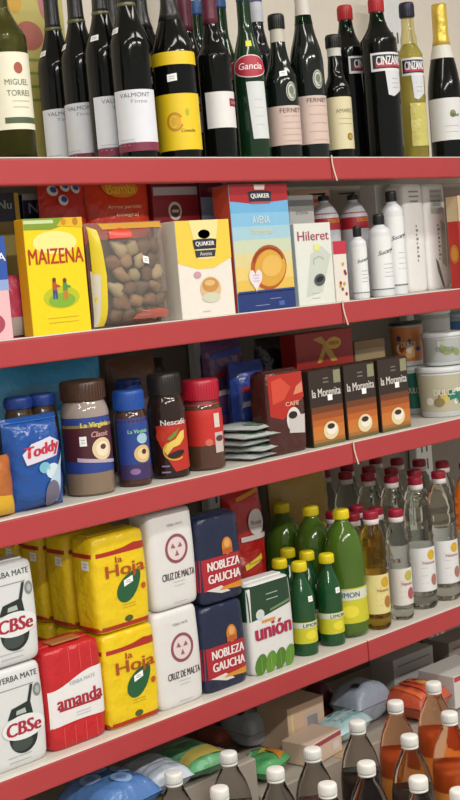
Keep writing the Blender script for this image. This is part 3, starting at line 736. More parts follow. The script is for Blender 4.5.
# ------------------------------------------------------------------ shelf 3
b = Bag('snack_bag', 'orange and yellow bag cut by the left frame edge beside the blue pouch', -34, 15, 458, .040, Z3, .05, foil('#b5682e'), 'bag'); b.mid()
p = b.P(); p.poly([(-b.w*.3, .004), (b.w*.45, .004), (b.w*.35, b.H*.35), (-b.w*.1, b.H*.4)], C('#d9ab2a', .3)); p.build('front_print', b.t)
# blue pouch
b = Bag('cocoa_pouch', 'shiny blue cocoa pouch with red and white lettering', 12, 60, 416, .046, Z3, .07, None, 'pouch'); b.mid()
b.w *= 1.12; b.body(foil('#1d4f9c', .22)); H, w2 = b.H, b.w/2
p = b.P(); p.poly([(-w2*.55, H*.50), (w2*.55, H*.56), (w2*.75, H*.70), (w2*.35, H*.77), (-w2*.35, H*.72), (-w2*.65, H*.62)], C('#d9d4e2', .3), 1); p.text('Toddy', .002, H*.635, w2*1.25, .026, C('#c22c44', .3), 3, .05, .1, rise=.12); p.build('brand_lettering', b.t)
p = b.P(); p.ell(w2*.35, H*.40, .016, .014, C('#cfe0ea', .3), 1); p.ell(w2*.05, H*.45, .012, .010, C('#78b6cc', .3), 1); p.poly([(w2*.1, H*.08), (w2*.55, H*.06), (w2*.7, H*.45), (w2*.95, H*.62), (w2*.5, H*.42), (w2*.2, H*.3)], C('#b9cfe2', .3), 2); p.ell(w2*.30, H*.16, .016, .024, C('#6f6a80', .3), 3); p.build('milk_splash_picture', b.t)
p = b.P(); p.rect(-w2*.97, H*.955, w2*.97, H*.962, C('#3c6db2', .3)); p.build('seal_line', b.t)
# jars
def jar(name, label, X, Y, Z, R, H, Hc, bodymat, capmat, capR=None, rz=0, group=None, neck=None):
    b = Bot(name, label, 0, Y, Z, R, [(R*.9, .0005), (R*.98, .004), (R, .012), (R, H*.5), (R, H*.80), (R*.95, H*.90), (R*.86, H*.96), (R*.82, H)], glass=bodymat, X=X, cat='jar', group=group)
    cr = capR or R*.93
    mb = MB(); lathe(mb, [(cr*.97, H-.002), (cr, H), (cr, Hc-.004), (cr*.95, Hc-.001), (cr*.85, Hc)], capmat, 32)
    for k in range(40):
        a = 2*PI*k/40; vs = []
        for z in (H+.002, Hc-.006):
            for da in (-.03, .03):
                for rr in (cr-.0005, cr+.0007): vs.append((rr*math.cos(a+da), rr*math.sin(a+da), z))
        mb.add(vs, [(0, 1, 3, 2), (4, 6, 7, 5), (0, 4, 5, 1), (2, 3, 7, 6), (1, 5, 7, 3), (0, 2, 6, 4)], capmat)
    mb.build('lid', b.t)
    return b
def jar_px(name, label, px, R, Y, ycap, yneck, bm_, cm, capR=None):
    X = xat(px, Y, Z3); H = zat(X, Y-R, yneck)-Z3; Hc = zat(X, Y-R, ycap)-Z3
    return jar(name, label, X, Y, Z3, R, H, Hc, bm_, cm, capR)
COFGL = C('#3a2318', .12, 'plastic')
b = jar_px('coffee_jar', 'large jar with brown lid and blue label with coffee cup', 92, .0455, .076, 380, 399, C('#85725f', .12, 'plastic'), C('#4a2f20', .35, 'plastic'))
H, R = b.h(399), .0455
b.sleeve(b.h(416), b.h(401), C('#9c8f88', .1, 'plastic'), 'clear_neck', .0007, False)
p = b.label(b.h(471), b.h(413), 1.9, C('#27408c')); p.rect(-1.9*R, b.h(459), 1.9*R, b.h(424), C('#4c1c28'), 2); p.rect(-1.9*R, b.h(426), 1.9*R, b.h(423), C('#8e7a48'), 3)
p.poly([(-.05, b.h(459)), (.05, b.h(465)), (.05, b.h(462)), (-.05, b.h(455))], C('#b8a8b8'), 3); p.build('label', b.t)
p = Print(b.S); p.text('La Virginia', -.010, b.h(424), .056, .012, C('#d8cd6a'), 4, .05); p.text('Classic', -.002, b.h(433), .036, .010, C('#d6a0a0'), 4, .03, .3); p.build('brand_lettering', b.t)
p = Print(b.S); p.ell(.0, b.h(448), .021, .021, C('#e0c9a4'), 4); p.ell(.0, b.h(448), .014, .014, C('#ecdcc0'), 5); p.ell(.001, b.h(446), .006, .005, C('#5c3a24'), 6); p.build('cup_picture', b.t)
sticker(b.S, -.036, b.h(439), b.t, .013, .018, 0, layer=5)
b = jar_px('coffee_jar', 'small jar with bright blue lid and blue label', 136, .0325, .062, 390, 409, C('#4c3024', .12, 'plastic'), C('#2150a4', .35, 'plastic'))
R = .0325
p = b.label(b.h(478), b.h(417), 1.6, C('#24418e')); p.rect(-1.6*R, b.h(478), 1.6*R, b.h(463), C('#3a2c5c'), 2); p.text('La Virginia', -.008, b.h(431), .040, .010, C('#7fb8a0'), 3, .05); p.ell(.0, b.h(438), .012, .010, C('#9fc4d4'), 2); p.build('label', b.t)
p = Print(b.S); p.ell(-.002, b.h(453), .018, .017, C('#d9b87a'), 3); p.ell(-.002, b.h(453), .012, .011, C('#e3cb98'), 4); p.ell(.0, b.h(451), .005, .005, C('#4a2e1c'), 5); p.ell(-.020, b.h(470), .010, .006, C('#8a6aa0'), 3); p.build('cup_picture', b.t)
b = jar_px('coffee_jar', 'jar with black lid and red label with yellow swirl', 172, .0375, .066, 373, 394, C('#2c1a14', .12, 'plastic'), C('#26221f', .35, 'plastic'), .0330); b.t.rotation_euler.z = -.62
R = .0375
p = Print(b.S); p.poly([(-.028, b.h(424)), (.045, b.h(420)), (.05, b.h(468)), (.006, b.h(470)), (-.01, b.h(455)), (-.024, b.h(440))], C('#b82a1c')); p.ell(-.018, b.h(434), .010, .013, C('#c23a20'), 2); p.build('label', b.t)
p = Print(b.S); p.text('Nescafé', .010, b.h(421), .052, .011, C('#dfd8d4'), 3, .03); p.build('brand_lettering', b.t)
p = Print(b.S); p.poly([(-.014, b.h(448)), (-.004, b.h(441)), (.010, b.h(438)), (.022, b.h(431)), (.032, b.h(430)), (.030, b.h(438)), (.018, b.h(444)), (.004, b.h(446)), (-.008, b.h(453))], C('#e2c65a'), 3); p.ell(.010, b.h(453), .019, .0065, C('#241510'), 3, rot=.25); p.poly([(-.006, b.h(437)), (.006, b.h(432)), (.020, b.h(427)), (.012, b.h(434)), (.0, b.h(439))], C('#6f8a2c'), 4); p.ring(.008, b.h(449), .024, .020, .003, C('#dba83a'), 4, a0=2.2, a1=5.4); p.build('cup_picture', b.t)
p = Print(b.S); p.lines(-.022, -.004, b.h(470), b.h(464), 2, C('#8d7fa8'), 2, .003); p.build('small_print', b.t)
b = jar_px('coffee_jar', 'jar with red lid and red upper label over brown coffee', 207, .0400, .070, 379, 399, C('#54392a', .12, 'plastic'), C('#b51d34', .3, 'plastic')); b.t.rotation_euler.z = -.50
R = .04
p = b.label(b.h(444), b.h(403), 2.2, C('#c42a24')); p.rect(-2.2*R, b.h(403), 2.2*R, b.h(400), C('#6a1c22'), 2); p.build('label', b.t)
p = Print(b.S); p.rect(.014, b.h(427), .028, b.h(413), C('#d9c9c4'), 3); p.rect(.013, b.h(452), .036, b.h(432), C('#c8b8b4'), 3); p.ell(.000, b.h(441), .008, .007, C('#cf6a58'), 3); p.ell(.025, b.h(438), .010, .006, C('#5c3434'), 4); p.build('cup_picture', b.t)
# jars behind
X0 = atY(17, 395, .135).x
j0 = jar('coffee_jar', 'blue-lidded jar behind the blue pouch, left one', X0, .135, Z3, .028, .176, .196, C('#4a3a2c', .15, 'plastic'), C('#27479a', .35, 'plastic'))
p = j0.label(.02, .12, 1.8, C('#24418e')); p.build('label', j0.t)
copy_thing(j0.t, 'blue-lidded jar behind the blue pouch, right one', (atY(41, 395, .13).x, .13, Z3))
copy_thing(j0.t, 'blue-lidded jar glimpsed behind the small bright-blue-lidded jar', (atY(128, 385, .168).x, .168, Z3))
# bags at the back
def lying(name, label, px, py, Y, Zb, wdt, hgt, dep, mat, cat='bag', rz=0, pr=None, group=None):
    b = Bag.__new__(Bag); X = atY(px, py, Y).x
    b.X, b.Y, b.Z, b.w, b.H, b.d = X, Y, Zb, wdt, hgt, dep
    b.t = thing(name, label, cat, (X, Y, Zb), rz, group); b.S = None; b.body(mat)
    if pr:
        p = b.P(); pr(p, b); p.build('print', b.t)
    return b
def pr_sky(p, b):
    w2, H = b.w/2, b.H
    for k in range(3): p.poly([(-w2*.9+k*.05, H*(.8-.1*k)), (-w2*.5+k*.06, H*(.86-.1*k)), (-w2*.2+k*.06, H*(.82-.08*k)), (-w2*.5+k*.05, H*(.76-.1*k))], C('#5fa6d2', .3), 1)
lying('food_bag', 'big light-blue shiny bag at the back above the jars', 50, 385, .235, Z3, .25, .245, .07, foil('#4fb0e4', .2), pr=pr_sky)
lying('food_bag', 'brown paper-like bag at the back above the small jars', 130, 370, .24, Z3, .13, .235, .06, foil('#6e4a34', .4))
lying('food_bag', 'dark brown bag at the back beside the grey upright', 146, 372, .31, Z3, .10, .22, .05, foil('#2b1c18', .4))
def pr_st(p, b):
    w2, H = b.w/2, b.H
    for k in range(5):
        v = H*(.15+.17*k); p.poly([(-w2*.8, v), (w2*.75, v+.012), (w2*.8, v+.024), (-w2*.75, v+.012)], C(('#9a2638', '#2a3f90', '#b8b4c0', '#a02c3c', '#33489c')[k], .3), 1)
def pr_st2(p, b):
    p.text('Mix', 0, b.H*.6, b.w*.5, .02, C('#c9c4d4', .3), 2, .03, .2); p.ell(0, b.H*.4, b.w*.3, .014, C('#a83044', .3), 1)
lying('snack_bag', 'purple and red striped bag at the back beside the grey upright, topmost', 222, 365, .26, Z3, .12, .245, .06, foil('#6a4470', .25), pr=pr_st)
lying('snack_bag', 'blue shiny bag with red patches behind the flat silver packets', 246, 385, .19, Z3, .10, .195, .07, foil('#3a52a8', .2), pr=pr_st)
lying('snack_bag', 'dark glossy bag behind the red coffee pack', 275, 365, .27, Z3, .12, .235, .06, foil('#231a20', .25), pr=pr_st2)
# flat silver packets
pk = None
zc = Z3
X0, Y0 = xat(246, .09, Z3), .09
for k in range(5):
    if pk is None:
        t = thing('silver_packet', 'flat silver-white packet, bottom of the small stack', 'packet', (X0, Y0, zc), .1, 'flat silver packets')
        mb = MB(); vs = []; fs = []; n = 12
        def zz_(u, v, s): return s*.0065*((1-abs(u)**3)**.6)*((1-abs(v)**3)**.6)+.0075
        for s in (1, -1):
            vs = [((-.05+.1*i/n), (-.062+.124*j/n), zz_(2*i/n-1, 2*j/n-1, s)+(.001*math.sin(i*2.1+j*1.3) if 0 < i < n and 0 < j < n else 0)) for j in range(n+1) for i in range(n+1)]
            fs = [(j*(n+1)+i, j*(n+1)+i+1, (j+1)*(n+1)+i+1, (j+1)*(n+1)+i) for j in range(n) for i in range(n)]
            mb.add(vs, fs if s > 0 else [f[::-1] for f in fs], foil('#c4c9c6', .25), True)
        mb.build('pouch', t)
        mb = MB(); vs = [(-.025, -.05, .0152), (.02, -.05, .0152), (.02, -.01, .0152), (-.025, -.01, .0152)]
        mb.add([(x, y, zz_(x/.05, y/.062, 1)+.0016) for x, y, _ in vs], [(0, 1, 2, 3)], C('#5a8a6a')); mb.build('label', t); pk = t
    else:
        copy_thing(pk, 'flat silver-white packet, %s of the small stack' % ('second from bottom', 'third from bottom', 'fourth from bottom', 'topmost')[k-1], (X0+.008*math.sin(k*2), Y0+.006*math.cos(k*3), zc+k*.0145), .1+.25*math.sin(k*1.7))
# coffee packs
b = Pack('coffee_pack', 'red and brown foil coffee pack beside the three coffee boxes', 273, 310, 371, .03, Z3, .06, foil('#4a2420', .22), 'pack', sidemat=None)
H, w2 = b.H, b.w/2
p = b.P(); p.poly([(-w2*.92, H*.48), (-w2*.3, H*.42), (w2*.3, H*.55), (w2*.92, H*.66), (w2*.92, H*.97), (-w2*.92, H*.97)], C('#b32a1e', .25)); p.poly([(-w2*.8, H*.62), (-w2*.2, H*.66), (w2*.2, H*.8), (-w2*.3, H*.93), (-w2*.8, H*.9)], C('#cf4a34', .25), 2); p.poly([(w2*.3, H*.7), (w2*.85, H*.72), (w2*.85, H*.85), (w2*.5, H*.8)], C('#d9886a', .25), 2); p.build('red_panel', b.t)
p = b.P(); p.ell(w2*.25, H*.40, .022, .027, C('#d9d6d2', .3), 2); p.poly([(-.002, H*.25), (w2*.8, H*.22), (w2*.85, H*.45), (.0, H*.45)], C('#c9c4c0', .3), 3); p.ell(w2*.2, H*.46, .013, .008, C('#2a1a16', .3), 4); p.text('CAFE', w2*.2, H*.60, .04, .009, C('#eac0a8', .3), 4, .02); p.build('cup_picture', b.t)
DK = C('#31241c', .35)
cb = None
for k, (xl, xr, yt, lab) in enumerate(((314, 346, 369, 'left one of three, beside the red foil pack'), (349, 379, 363, 'middle one of three'), (383, 411, 357, 'right one of three, beside the white tubs'))):
    if cb is None:
        b = Box('coffee_box', 'dark coffee box with orange lower half, ' + lab, xl, xr, yt, .03, Z3, .05, DK, group='dark and orange coffee boxes')
        H, w2 = b.H, b.w/2; W0 = b.w
        p = b.P()
        for q, c in enumerate(('#6e3a1c', '#9a4f1e', '#b96224', '#c8742c', '#c47a34', '#a86c34')): p.rect(-w2*.97, H*(.52-.085*(q+1)), w2*.97, H*(.52-.085*q), C(c))
        p.rect(-w2*.97, .001, w2*.97, H*.05, C('#6a6234'), 2); p.build('orange_panel', b.t)
        p = b.P(); p.text('la Morenita', 0, H*.70, w2*1.75, .018, C('#d6d2ca'), 2, .02); p.lines(-.01, .01, H*.83, H*.88, 2, C('#7a7266'), 2, .003); p.rect(w2*.5, H*.80, w2*.93, H*.97, C('#8a8a6c'), 1); p.build('brand_lettering', b.t)
        p = b.P(); p.ell(.006, H*.19, .024, .020, C('#e2d3a8'), 3); p.ell(.008, H*.21, .017, .013, C('#efe8da'), 4); p.ell(.006, H*.245, .012, .006, C('#3a2618'), 5); p.build('cup_picture', b.t)
        p = b.P(); q = H*.62; p.rect(.002, q-.006, .017, q+.007, STICK, 4); p.build('price_sticker', b.t)
        cb = b
    else:
        xa, xb = xat(xl, .03, Z3), xat(xr, .03, Z3)
        copy_thing(cb.t, 'dark coffee box with orange lower half, ' + lab, ((xa+xb)/2, .055, Z3))
# back boxes
b = Box('carton_box', 'red carton with yellow lettering at the back above the coffee boxes', 296, 353, 331, .16, Z3, .05, C('#a82620'), pyref=350)
p = b.P(); p.poly([(-.03, b.h(362)), (-.005, b.h(345)), (-.04, b.h(338)), (-.01, b.h(336)), (.01, b.h(344)), (.04, b.h(362)), (.02, b.h(362)), (.0, b.h(352)), (-.015, b.h(362))], C('#c79a3c')); p.ell(.030, b.h(344), .026, .014, C('#d9a82c'), 2); p.text('OFERTA', .030, b.h(344), .036, .008, C('#a8321c'), 3, .02); p.build('front_print', b.t)
b = Box('carton_box', 'plain beige carton at the back between red carton and tubs', 355, 385, 340, .16, Z3, .05, C('#a08a66'), pyref=350)
p = b.P(); p.rect(-b.w/2, b.H-.02, b.w/2, b.H, C('#8a6a4c')); p.build('front_print', b.t)
def tub(label, px, py0, py1, Y, R, bodymat, lidmat, z0, cols, lidh=.012, H=None):
    X = atY(px, (py0+py1)/2, Y).x
    H = H or (zat(X, Y-R, py0)-Z3-z0)
    t = thing('plastic_tub', label, 'tub', (X, Y, Z3+z0), -.7, 'plastic tubs')
    prof = [(R*.82, .0005), (R*.86, .003), (R*.90, H*.4), (R*.96, H-lidh)]
    mb = MB(); lathe(mb, prof, bodymat, 32); mb.build('tub_body', t)
    mb = MB(); lathe(mb, [(R*.99, H-lidh), (R, H-lidh+.002), (R, H-.003), (R*.95, H-.001), (R*.9, H), (R*.86, H-.0015), (R*.3, H-.0015)], lidmat, 32); mb.build('lid', t)
    S = cyl_S(prof, R); p = Print(S); p.rect(-1.9*R, H*.12, 1.9*R, (H-lidh)*.95, C(cols[0]))
    rnd = random.Random(int(px*7))
    for k in range(9): p.ell(rnd.uniform(-.8, .8)*R, H*rnd.uniform(.25, .7), R*rnd.uniform(.1, .25), H*rnd.uniform(.05, .12), C(rnd.choice(cols[1:])), 2+k % 3)
    p.text('DULCE', -R*.1, H*.5, R*.9, H*.12, C(cols[-1]), 6, .02)
    p.build('label', t)
    return t, X, H
WT = C('#d3d6d6', .35, 'plastic')
t, X, h1 = tub('white tub with teal and beige label, at the bottom by the right coffee box', 442, 365, 420, .085, .062, WT, WT, 0, ('#b9b49c', '#1f7a68', '#8a7a50', '#c9b860', '#e2dccc'), .014)
tub('white tub with grey label stacked on the teal-labelled tub', 443, 331, 366, .085, .052, WT, WT, h1, ('#b0b2b0', '#8a9a5c', '#c9ccc8', '#7c8480'), .011)
X2 = atY(405, 345, .15)
ha = .125
t2, X_, h2 = tub('white tub with plain label under the orange cup', 413, 372, 410, .198, .042, WT, WT, 0, ('#1f7a68', '#3a8a78', '#cfd8d4', '#e2e2dc'), .012, H=zat(atY(405, 365, .198).x, .16, 366)-Z3)
tub('orange-labelled cup with black lid at the back beside the white tubs', 407, 321, 366, .198, .043, WT, C('#2a2422', .4, 'plastic'), h2+.0, ('#c4793a', '#a8511e', '#e0b070', '#2c3f7c', '#ecdccb'), .008)
tub('tall white tub at the back, its lid above the grey-labelled tub', 432, 310, 332, .31, .050, WT, WT, 0, ('#c3c6c6', '#a8acac', '#dcdcda', '#9aa0a0'), .012, H=zat(atY(432, 320, .31).x, .26, 309)-Z3)
tub('white tub with blue band at the right end of the back row', 462, 309, 332, .31, .050, WT, C('#9fb6d0', .35, 'plastic'), 0, ('#4a78b0', '#3565a0', '#8fb0d4', '#dce4ec'), .012, H=zat(atY(462, 320, .31).x, .26, 311)-Z3)

# ------------------------------------------------------------------ shelf 4
# white packs with gourd emblem
def gourd_pack(label, z0, H, xl=-16, xr=51):
    b = Pack('yerba_pack', label, xl, xr, 0, .028, Z4, .07, C('#d6d8d8', .4), 'pack', 'white gourd-printed packs', z0=z0, H=H)
    w2 = b.w/2; c = w2*.25
    p = b.P(); p.text('YERBA MATE', c, H*.90, w2*1.15, .010, C('#4a4e4e'), 2, .01); p.lines(-w2*.5, w2*.85, H*.80, H*.80, 1, C('#7c8080'), 2); p.ell(w2*.78, H*.72, .009, .012, C('#7f8683'), 2); p.ell(w2*.78, H*.72, .005, .007, C('#aab0ac'), 3); p.lines(-w2*.3, w2*.5, H*.07, H*.12, 2, C('#a8acac')); p.build('small_print', b.t)
    p = b.P(); p.poly([(c-.030, H*.50), (c+.024, H*.50), (c+.020, H*.64), (c-.020, H*.60)], C('#1e2a26'), 2); p.poly([(c-.012, H*.53), (c+.010, H*.53), (c+.008, H*.58), (c-.010, H*.57)], C('#b0b8b4'), 3); p.poly([(c+.012, H*.60), (c+.019, H*.60), (c+.029, H*.79), (c+.023, H*.79)], C('#1e2a26'), 3)
    p.ell(c, H*.30, .030, .030, C('#1e2422'), 2); p.ell(c-.004, H*.24, .022, .014, C('#3c4643'), 3); p.build('gourd_emblem', b.t)
    p = b.P(); p.ell(c+.002, H*.395, .046, .022, C('#e2e4e4'), 4); p.text('CBSe', c+.002, H*.395, .072, .024, C('#a8243c'), 5, .06, .1); p.build('brand_lettering', b.t)
    return b
Xl = xat(20, .03, Z4)
zt = zat(Xl, .03, 667)-Z4
g1 = gourd_pack('white yerba pack with dark gourd at far left, lower of two', 0, zt-.003)
zt2 = zat(Xl, .03, 561)-Z4
copy_thing(g1.t, 'white yerba pack with dark gourd at far left, upper of two', (g1.X+.004, g1.Y+.035, Z4+zt+.002))
# red pack
b = Pack('yerba_pack', 'red yerba pack with white wavy band', 53, 110, 645, .03, Z4, .085, foil('#bf1f27', .3), 'pack')
H, w2 = b.H, b.w/2
am = b
p = b.P(); n = 16
up = [(w2*.95*(2*i/n-1), H*(.60+.065*(1-math.cos(PI*min(1, i/n/.85))))) for i in range(n+1)]
lo = [(w2*.95*(2*i/n-1), H*(.235+.02*math.sin(i/n*3))) for i in range(n+1)]
vs = up+lo; fs = [(n+1+i, n+2+i, i+1, i) for i in range(n)]
p.put(vs, fs, C('#e4e2e2', .35), 1); p.build('white_band', b.t)
p = b.P(); p.text('amanda', w2*.08, H*.47, w2*1.55, .024, C('#a82236', .35), 3, .05); p.rect(-w2*.65, H*.385, w2*.8, H*.405, C('#a82236', .35), 3); p.text('YERBA MATE', w2*.2, H*.64, w2*.9, .007, C('#9aaeb2'), 3, rise=.05); p.lines(-.01, .03, H*.30, H*.33, 2, C('#b8b8b8'), 3); p.build('brand_lettering', b.t)
p = b.P()
for k in range(4): u = w2*(-.55+.38*k); p.rect(u-.0007, H*.74, u+.0007, H*.98, C('#d8574e'), 1) if k else None; p.rect(u-.0007, .004, u+.0007, H*.22, C('#d8574e'), 1)
p.build('stripes', b.t)
mb = MB(); box(mb, -w2*.5, w2*.5, -b.d*.28, b.d*.05, H+.003, H+.0065, C('#a86a3c', .35), .001); mb.build('top_seal', b.t)
# yellow packs
YP = foil('#e6c40e', .32); RB = C('#a82a1c', .35)
def leaf_pack(label, xl, xr, z0, H):
    b = Pack('yerba_pack', label, xl, xr, 0, .03, Z4, .075, YP, 'pack', 'yellow leaf-printed packs', z0=z0, H=H)
    w2 = b.w/2; d2 = b.d/2
    p = b.P(); p.rect(-w2*.985, H*.795, w2*.985, H*.84, RB); p.poly([(-w2*.3, H*.80), (w2*.9, H*.80), (w2*.9, H*.87), (w2*.5, H*.88), (w2*.1, H*.85), (-w2*.3, H*.84)], RB, 2); p.rect(-w2*.97, .004, w2*.97, H*.065, RB)
    P2 = Print(b.SL, True, p.mb); P2.rect(-d2*.97, H*.795, d2*.97, H*.84, RB); P2.rect(-d2*.97, .004, d2*.97, H*.065, RB)
    p.build('red_bands', b.t)
    p = b.P(); p.text('Hoja', w2*.12, H*.61, w2*1.45, .030, C('#a84a1c', .35), 4, .03); p.text('la', -w2*.1, H*.74, .016, .012, C('#a84a1c', .35), 4, .02); p.build('brand_lettering', b.t)
    p = b.P(); lx, ly = w2*.22, H*.44; a = .75
    pts = []
    for k in range(24):
        s = 2*PI*k/24; q = math.cos(s); e = math.sin(s)*(1-.25*q)*.021
        pts.append((lx+q*.036*math.cos(a)-e*math.sin(a), ly+q*.036*math.sin(a)+e*math.cos(a)))
    p.poly(pts, C('#1f5a34', .35), 2); p.rect(lx-.022*.7, ly-.0005-.02, lx-.02*.7, ly-.02, C('#1f5a34'), 3); p.build('leaf_emblem', b.t)
    sticker(b.S, w2*.18, H*.49, b.t, .022, .012, .3, layer=4)
    p = b.P(); p.ell(w2*.75, H*.40, .006, .006, C('#b5561c'), 2); p.lines(-.01, .03, H*.22, H*.25, 2, C('#b59a10'), 2); p.ell(w2*.1, H*.10, .010, .006, C('#4a5a1c'), 2); p.build('small_print', b.t)
    sticker(b.SL, .012, H*.72, b.t, .022, .018, 0, layer=2)
    return b
Xm = xat(130, .03, Z4)
z1_ = zat(Xm, .03, 631)-Z4; z2_ = zat(Xm, .03, 523)-Z4
Hl = (z1_-.002)
l1 = leaf_pack('yellow leaf-printed yerba pack beside the red pack, lower of two', 111, 163, 0, Hl)
l2 = copy_thing(l1.t, 'yellow leaf-printed yerba pack standing on its lower twin', (l1.X-.003, l1.Y+.0375, Z4+Hl+.004))
for k, nm in ((1, 'second'), (2, 'third'), (3, 'rearmost')):
    for up in (0, 1):
        copy_thing(l1.t, 'yellow leaf-printed yerba pack, %s of the file, %s' % (nm, 'upper' if up else 'lower, mostly hidden'), (l1.X-.003*up, l1.Y+.0375+.085*k, Z4+(Hl+.004)*up))
# white ring packs
Xm = xat(180, .03, Z4)
za = zat(Xm, .03, 609)-Z4; zb = zat(Xm, .03, 517)-Z4
b = Pack('yerba_pack', 'white yerba pack with red ring emblem, lower of two', 162, 206, 0, .03, Z4, .07, C('#dcdad8', .42), 'pack', 'white ring-printed packs', H=za-.004)
H, w2 = b.H, b.w/2
p = b.P(); u = w2*.12; v = H*.60; p.ring(u, v, .029, .029, .006, C('#8e4a58'), 2); p.ell(u, v, .024, .024, C('#ddcfce'), 1)
for k in range(3): 
    a = .5+k*2.1; p.poly([(u+.003*math.cos(a), v+.003*math.sin(a)), (u+.015*math.cos(a-.35), v+.015*math.sin(a-.35)), (u+.015*math.cos(a+.35), v+.015*math.sin(a+.35))], C('#9a6068'), 3)
p.build('ring_emblem', b.t)
p = b.P(); p.text('CRUZ DE MALTA', u, H*.33, w2*1.45, .014, C('#4a3c40'), 2, .02); p.build('brand_lettering', b.t)
p = b.P(); p.text('YERBA MATE', u, H*.85, .04, .005, GREY, 2); p.lines(u-.015, u+.015, H*.22, H*.26, 2, C('#b4b0b0')); p.lines(u-.02, u+.02, H*.05, H*.05, 1, C('#b4b0b0')); p.build('small_print', b.t)
rp = b
copy_thing(rp.t, 'white yerba pack with red ring emblem, upper of two', (rp.X+.008, rp.Y+.035, Z4+za))
# navy packs
NAVY = foil('#18223f', .32)
Xm = xat(228, .03, Z4)
za = zat(Xm, .03, 602)-Z4
b = Pack('yerba_pack', 'navy yerba pack with red band and white lettering, lower of two', 208, 250, 0, .03, Z4, .07, NAVY, 'pack', 'navy and red yerba packs', H=za-.004)
H, w2 = b.H, b.w/2
p = b.P(); p.rect(-w2*.97, H*.16, w2*.97, H*.53, C('#a81e2c', .35)); P2 = Print(b.SL, True, p.mb); P2.rect(-b.d*.48, H*.16, b.d*.48, H*.53, C('#a81e2c', .35)); p.build('red_band', b.t)
p = b.P(); p.text('NOBLEZA', w2*.08, H*.435, w2*1.5, .018, C('#e8dedc'), 3, .05); p.text('GAUCHA', w2*.08, H*.29, w2*1.5, .018, C('#e8dedc'), 3, .05); p.build('brand_lettering', b.t)
p = b.P(); p.poly([(-w2*.2, H*.14), (w2*.92, H*.11), (w2*.92, H*.19), (.0, H*.17)], C('#d08a2a', .35), 3); p.poly([(-w2*.8, H*.17), (-w2*.1, H*.1), (w2*.3, H*.1), (-w2*.1, H*.19)], C('#d8d2cc', .35), 2); p.build('gold_ribbon', b.t)
p = b.P(); p.ell(w2*.30, H*.63, .014, .018, C('#c9782a', .35), 2); p.ell(w2*.30, H*.66, .008, .009, C('#d9a05a', .35), 3); p.rect(w2*.30-.014, H*.54, w2*.30+.014, H*.60, C('#b55a22', .35), 3); p.build('crest', b.t)
copy_thing(b.t, 'navy yerba pack with red band, upper of two', (b.X+.008, b.Y+.035, Z4+za))
# red bag behind
b = Bag('yerba_bag', 'red bag with white round patch behind the navy packs', 234, 271, 483, .222, Z4, .07, foil('#b5201e', .3), 'bag', pyref=530)
p = b.P(); p.ell(b.w*.12, b.h(523), .026, .030, C('#d8d4d2', .35), 1); p.text('Rosa', b.w*.12, b.h(523), .034, .010, C('#8a5058', .35), 2, .02); p.rect(-b.w*.3, b.h(540), b.w*.4, b.h(535), C('#d8d4d2', .35), 1); p.poly([(-b.w*.3, b.h(500)), (b.w*.35, b.h(494)), (b.w*.35, b.h(490)), (-b.w*.3, b.h(496))], C('#d0852c', .35), 1); p.build('front_print', b.t)
b = Bag('yerba_bag', 'small red bag with yellow slogan strip between navy and green packs', 243, 270, 553, .112, Z4, .045, foil('#a3201c', .3), 'bag', pyref=580, H=None)
p = b.P(); p.poly([(-b.w*.3, b.H*.90), (b.w*.46, b.H*.965), (b.w*.46, b.H*.92), (-b.w*.3, b.H*.85)], C('#d8c02a', .35), 1); p.text('Suave', b.w*.08, b.H*.91, b.w*.5, .005, C('#6a4a1c'), 2, rise=.1); p.build('front_print', b.t)
# green and white pack
b = Pack('yerba_pack', 'green-topped white yerba pack with leaves along its foot', 255, 298, 580, .03, Z4, .065, C('#dcdcda', .4), 'pack')
H, w2 = b.H, b.w/2
p = b.P(); p.poly([(-w2*.97, H*.60), (w2*.97, H*.70), (w2*.97, H*.985), (-w2*.97, H*.985)], C('#20402a', .35)); p.poly([(-w2*.1, H*.665), (w2*.97, H*.72), (w2*.97, H*.75), (-w2*.1, H*.69)], C('#6a8a5c', .35), 2); p.ell(-w2*.55, H*.66, .012, .011, C('#c9d2cc', .35), 2); p.lines(-.015, .02, H*.8, H*.86, 2, C('#9fb0a4'), 2, .002)
P2 = Print(b.SL, True, p.mb); P2.rect(-b.d*.48, H*.60, b.d*.48, H*.98, C('#20402a', .35)); p.build('green_panel', b.t)
p = b.P(); p.text('unión', .000, H*.47, w2*1.6, .034, C('#a8244a', .35), 3, .06); p.rect(-w2*.5, H*.56, w2*.1, H*.59, C('#d8903a', .35), 2); p.build('brand_lettering', b.t)
p = b.P()
for k in range(4): p.ell(w2*(-.66+.44*k), H*.115, .0155, .023, C(('#4c7a24', '#5c8c2c')[k % 2], .35), 2+k % 2, rot=-.3); p.rect(w2*(-.66+.44*k)-.0006, H*.03, w2*(-.66+.44*k)+.0006, H*.20, C('#8fb04c'), 4)
p.build('leaf_border', b.t)

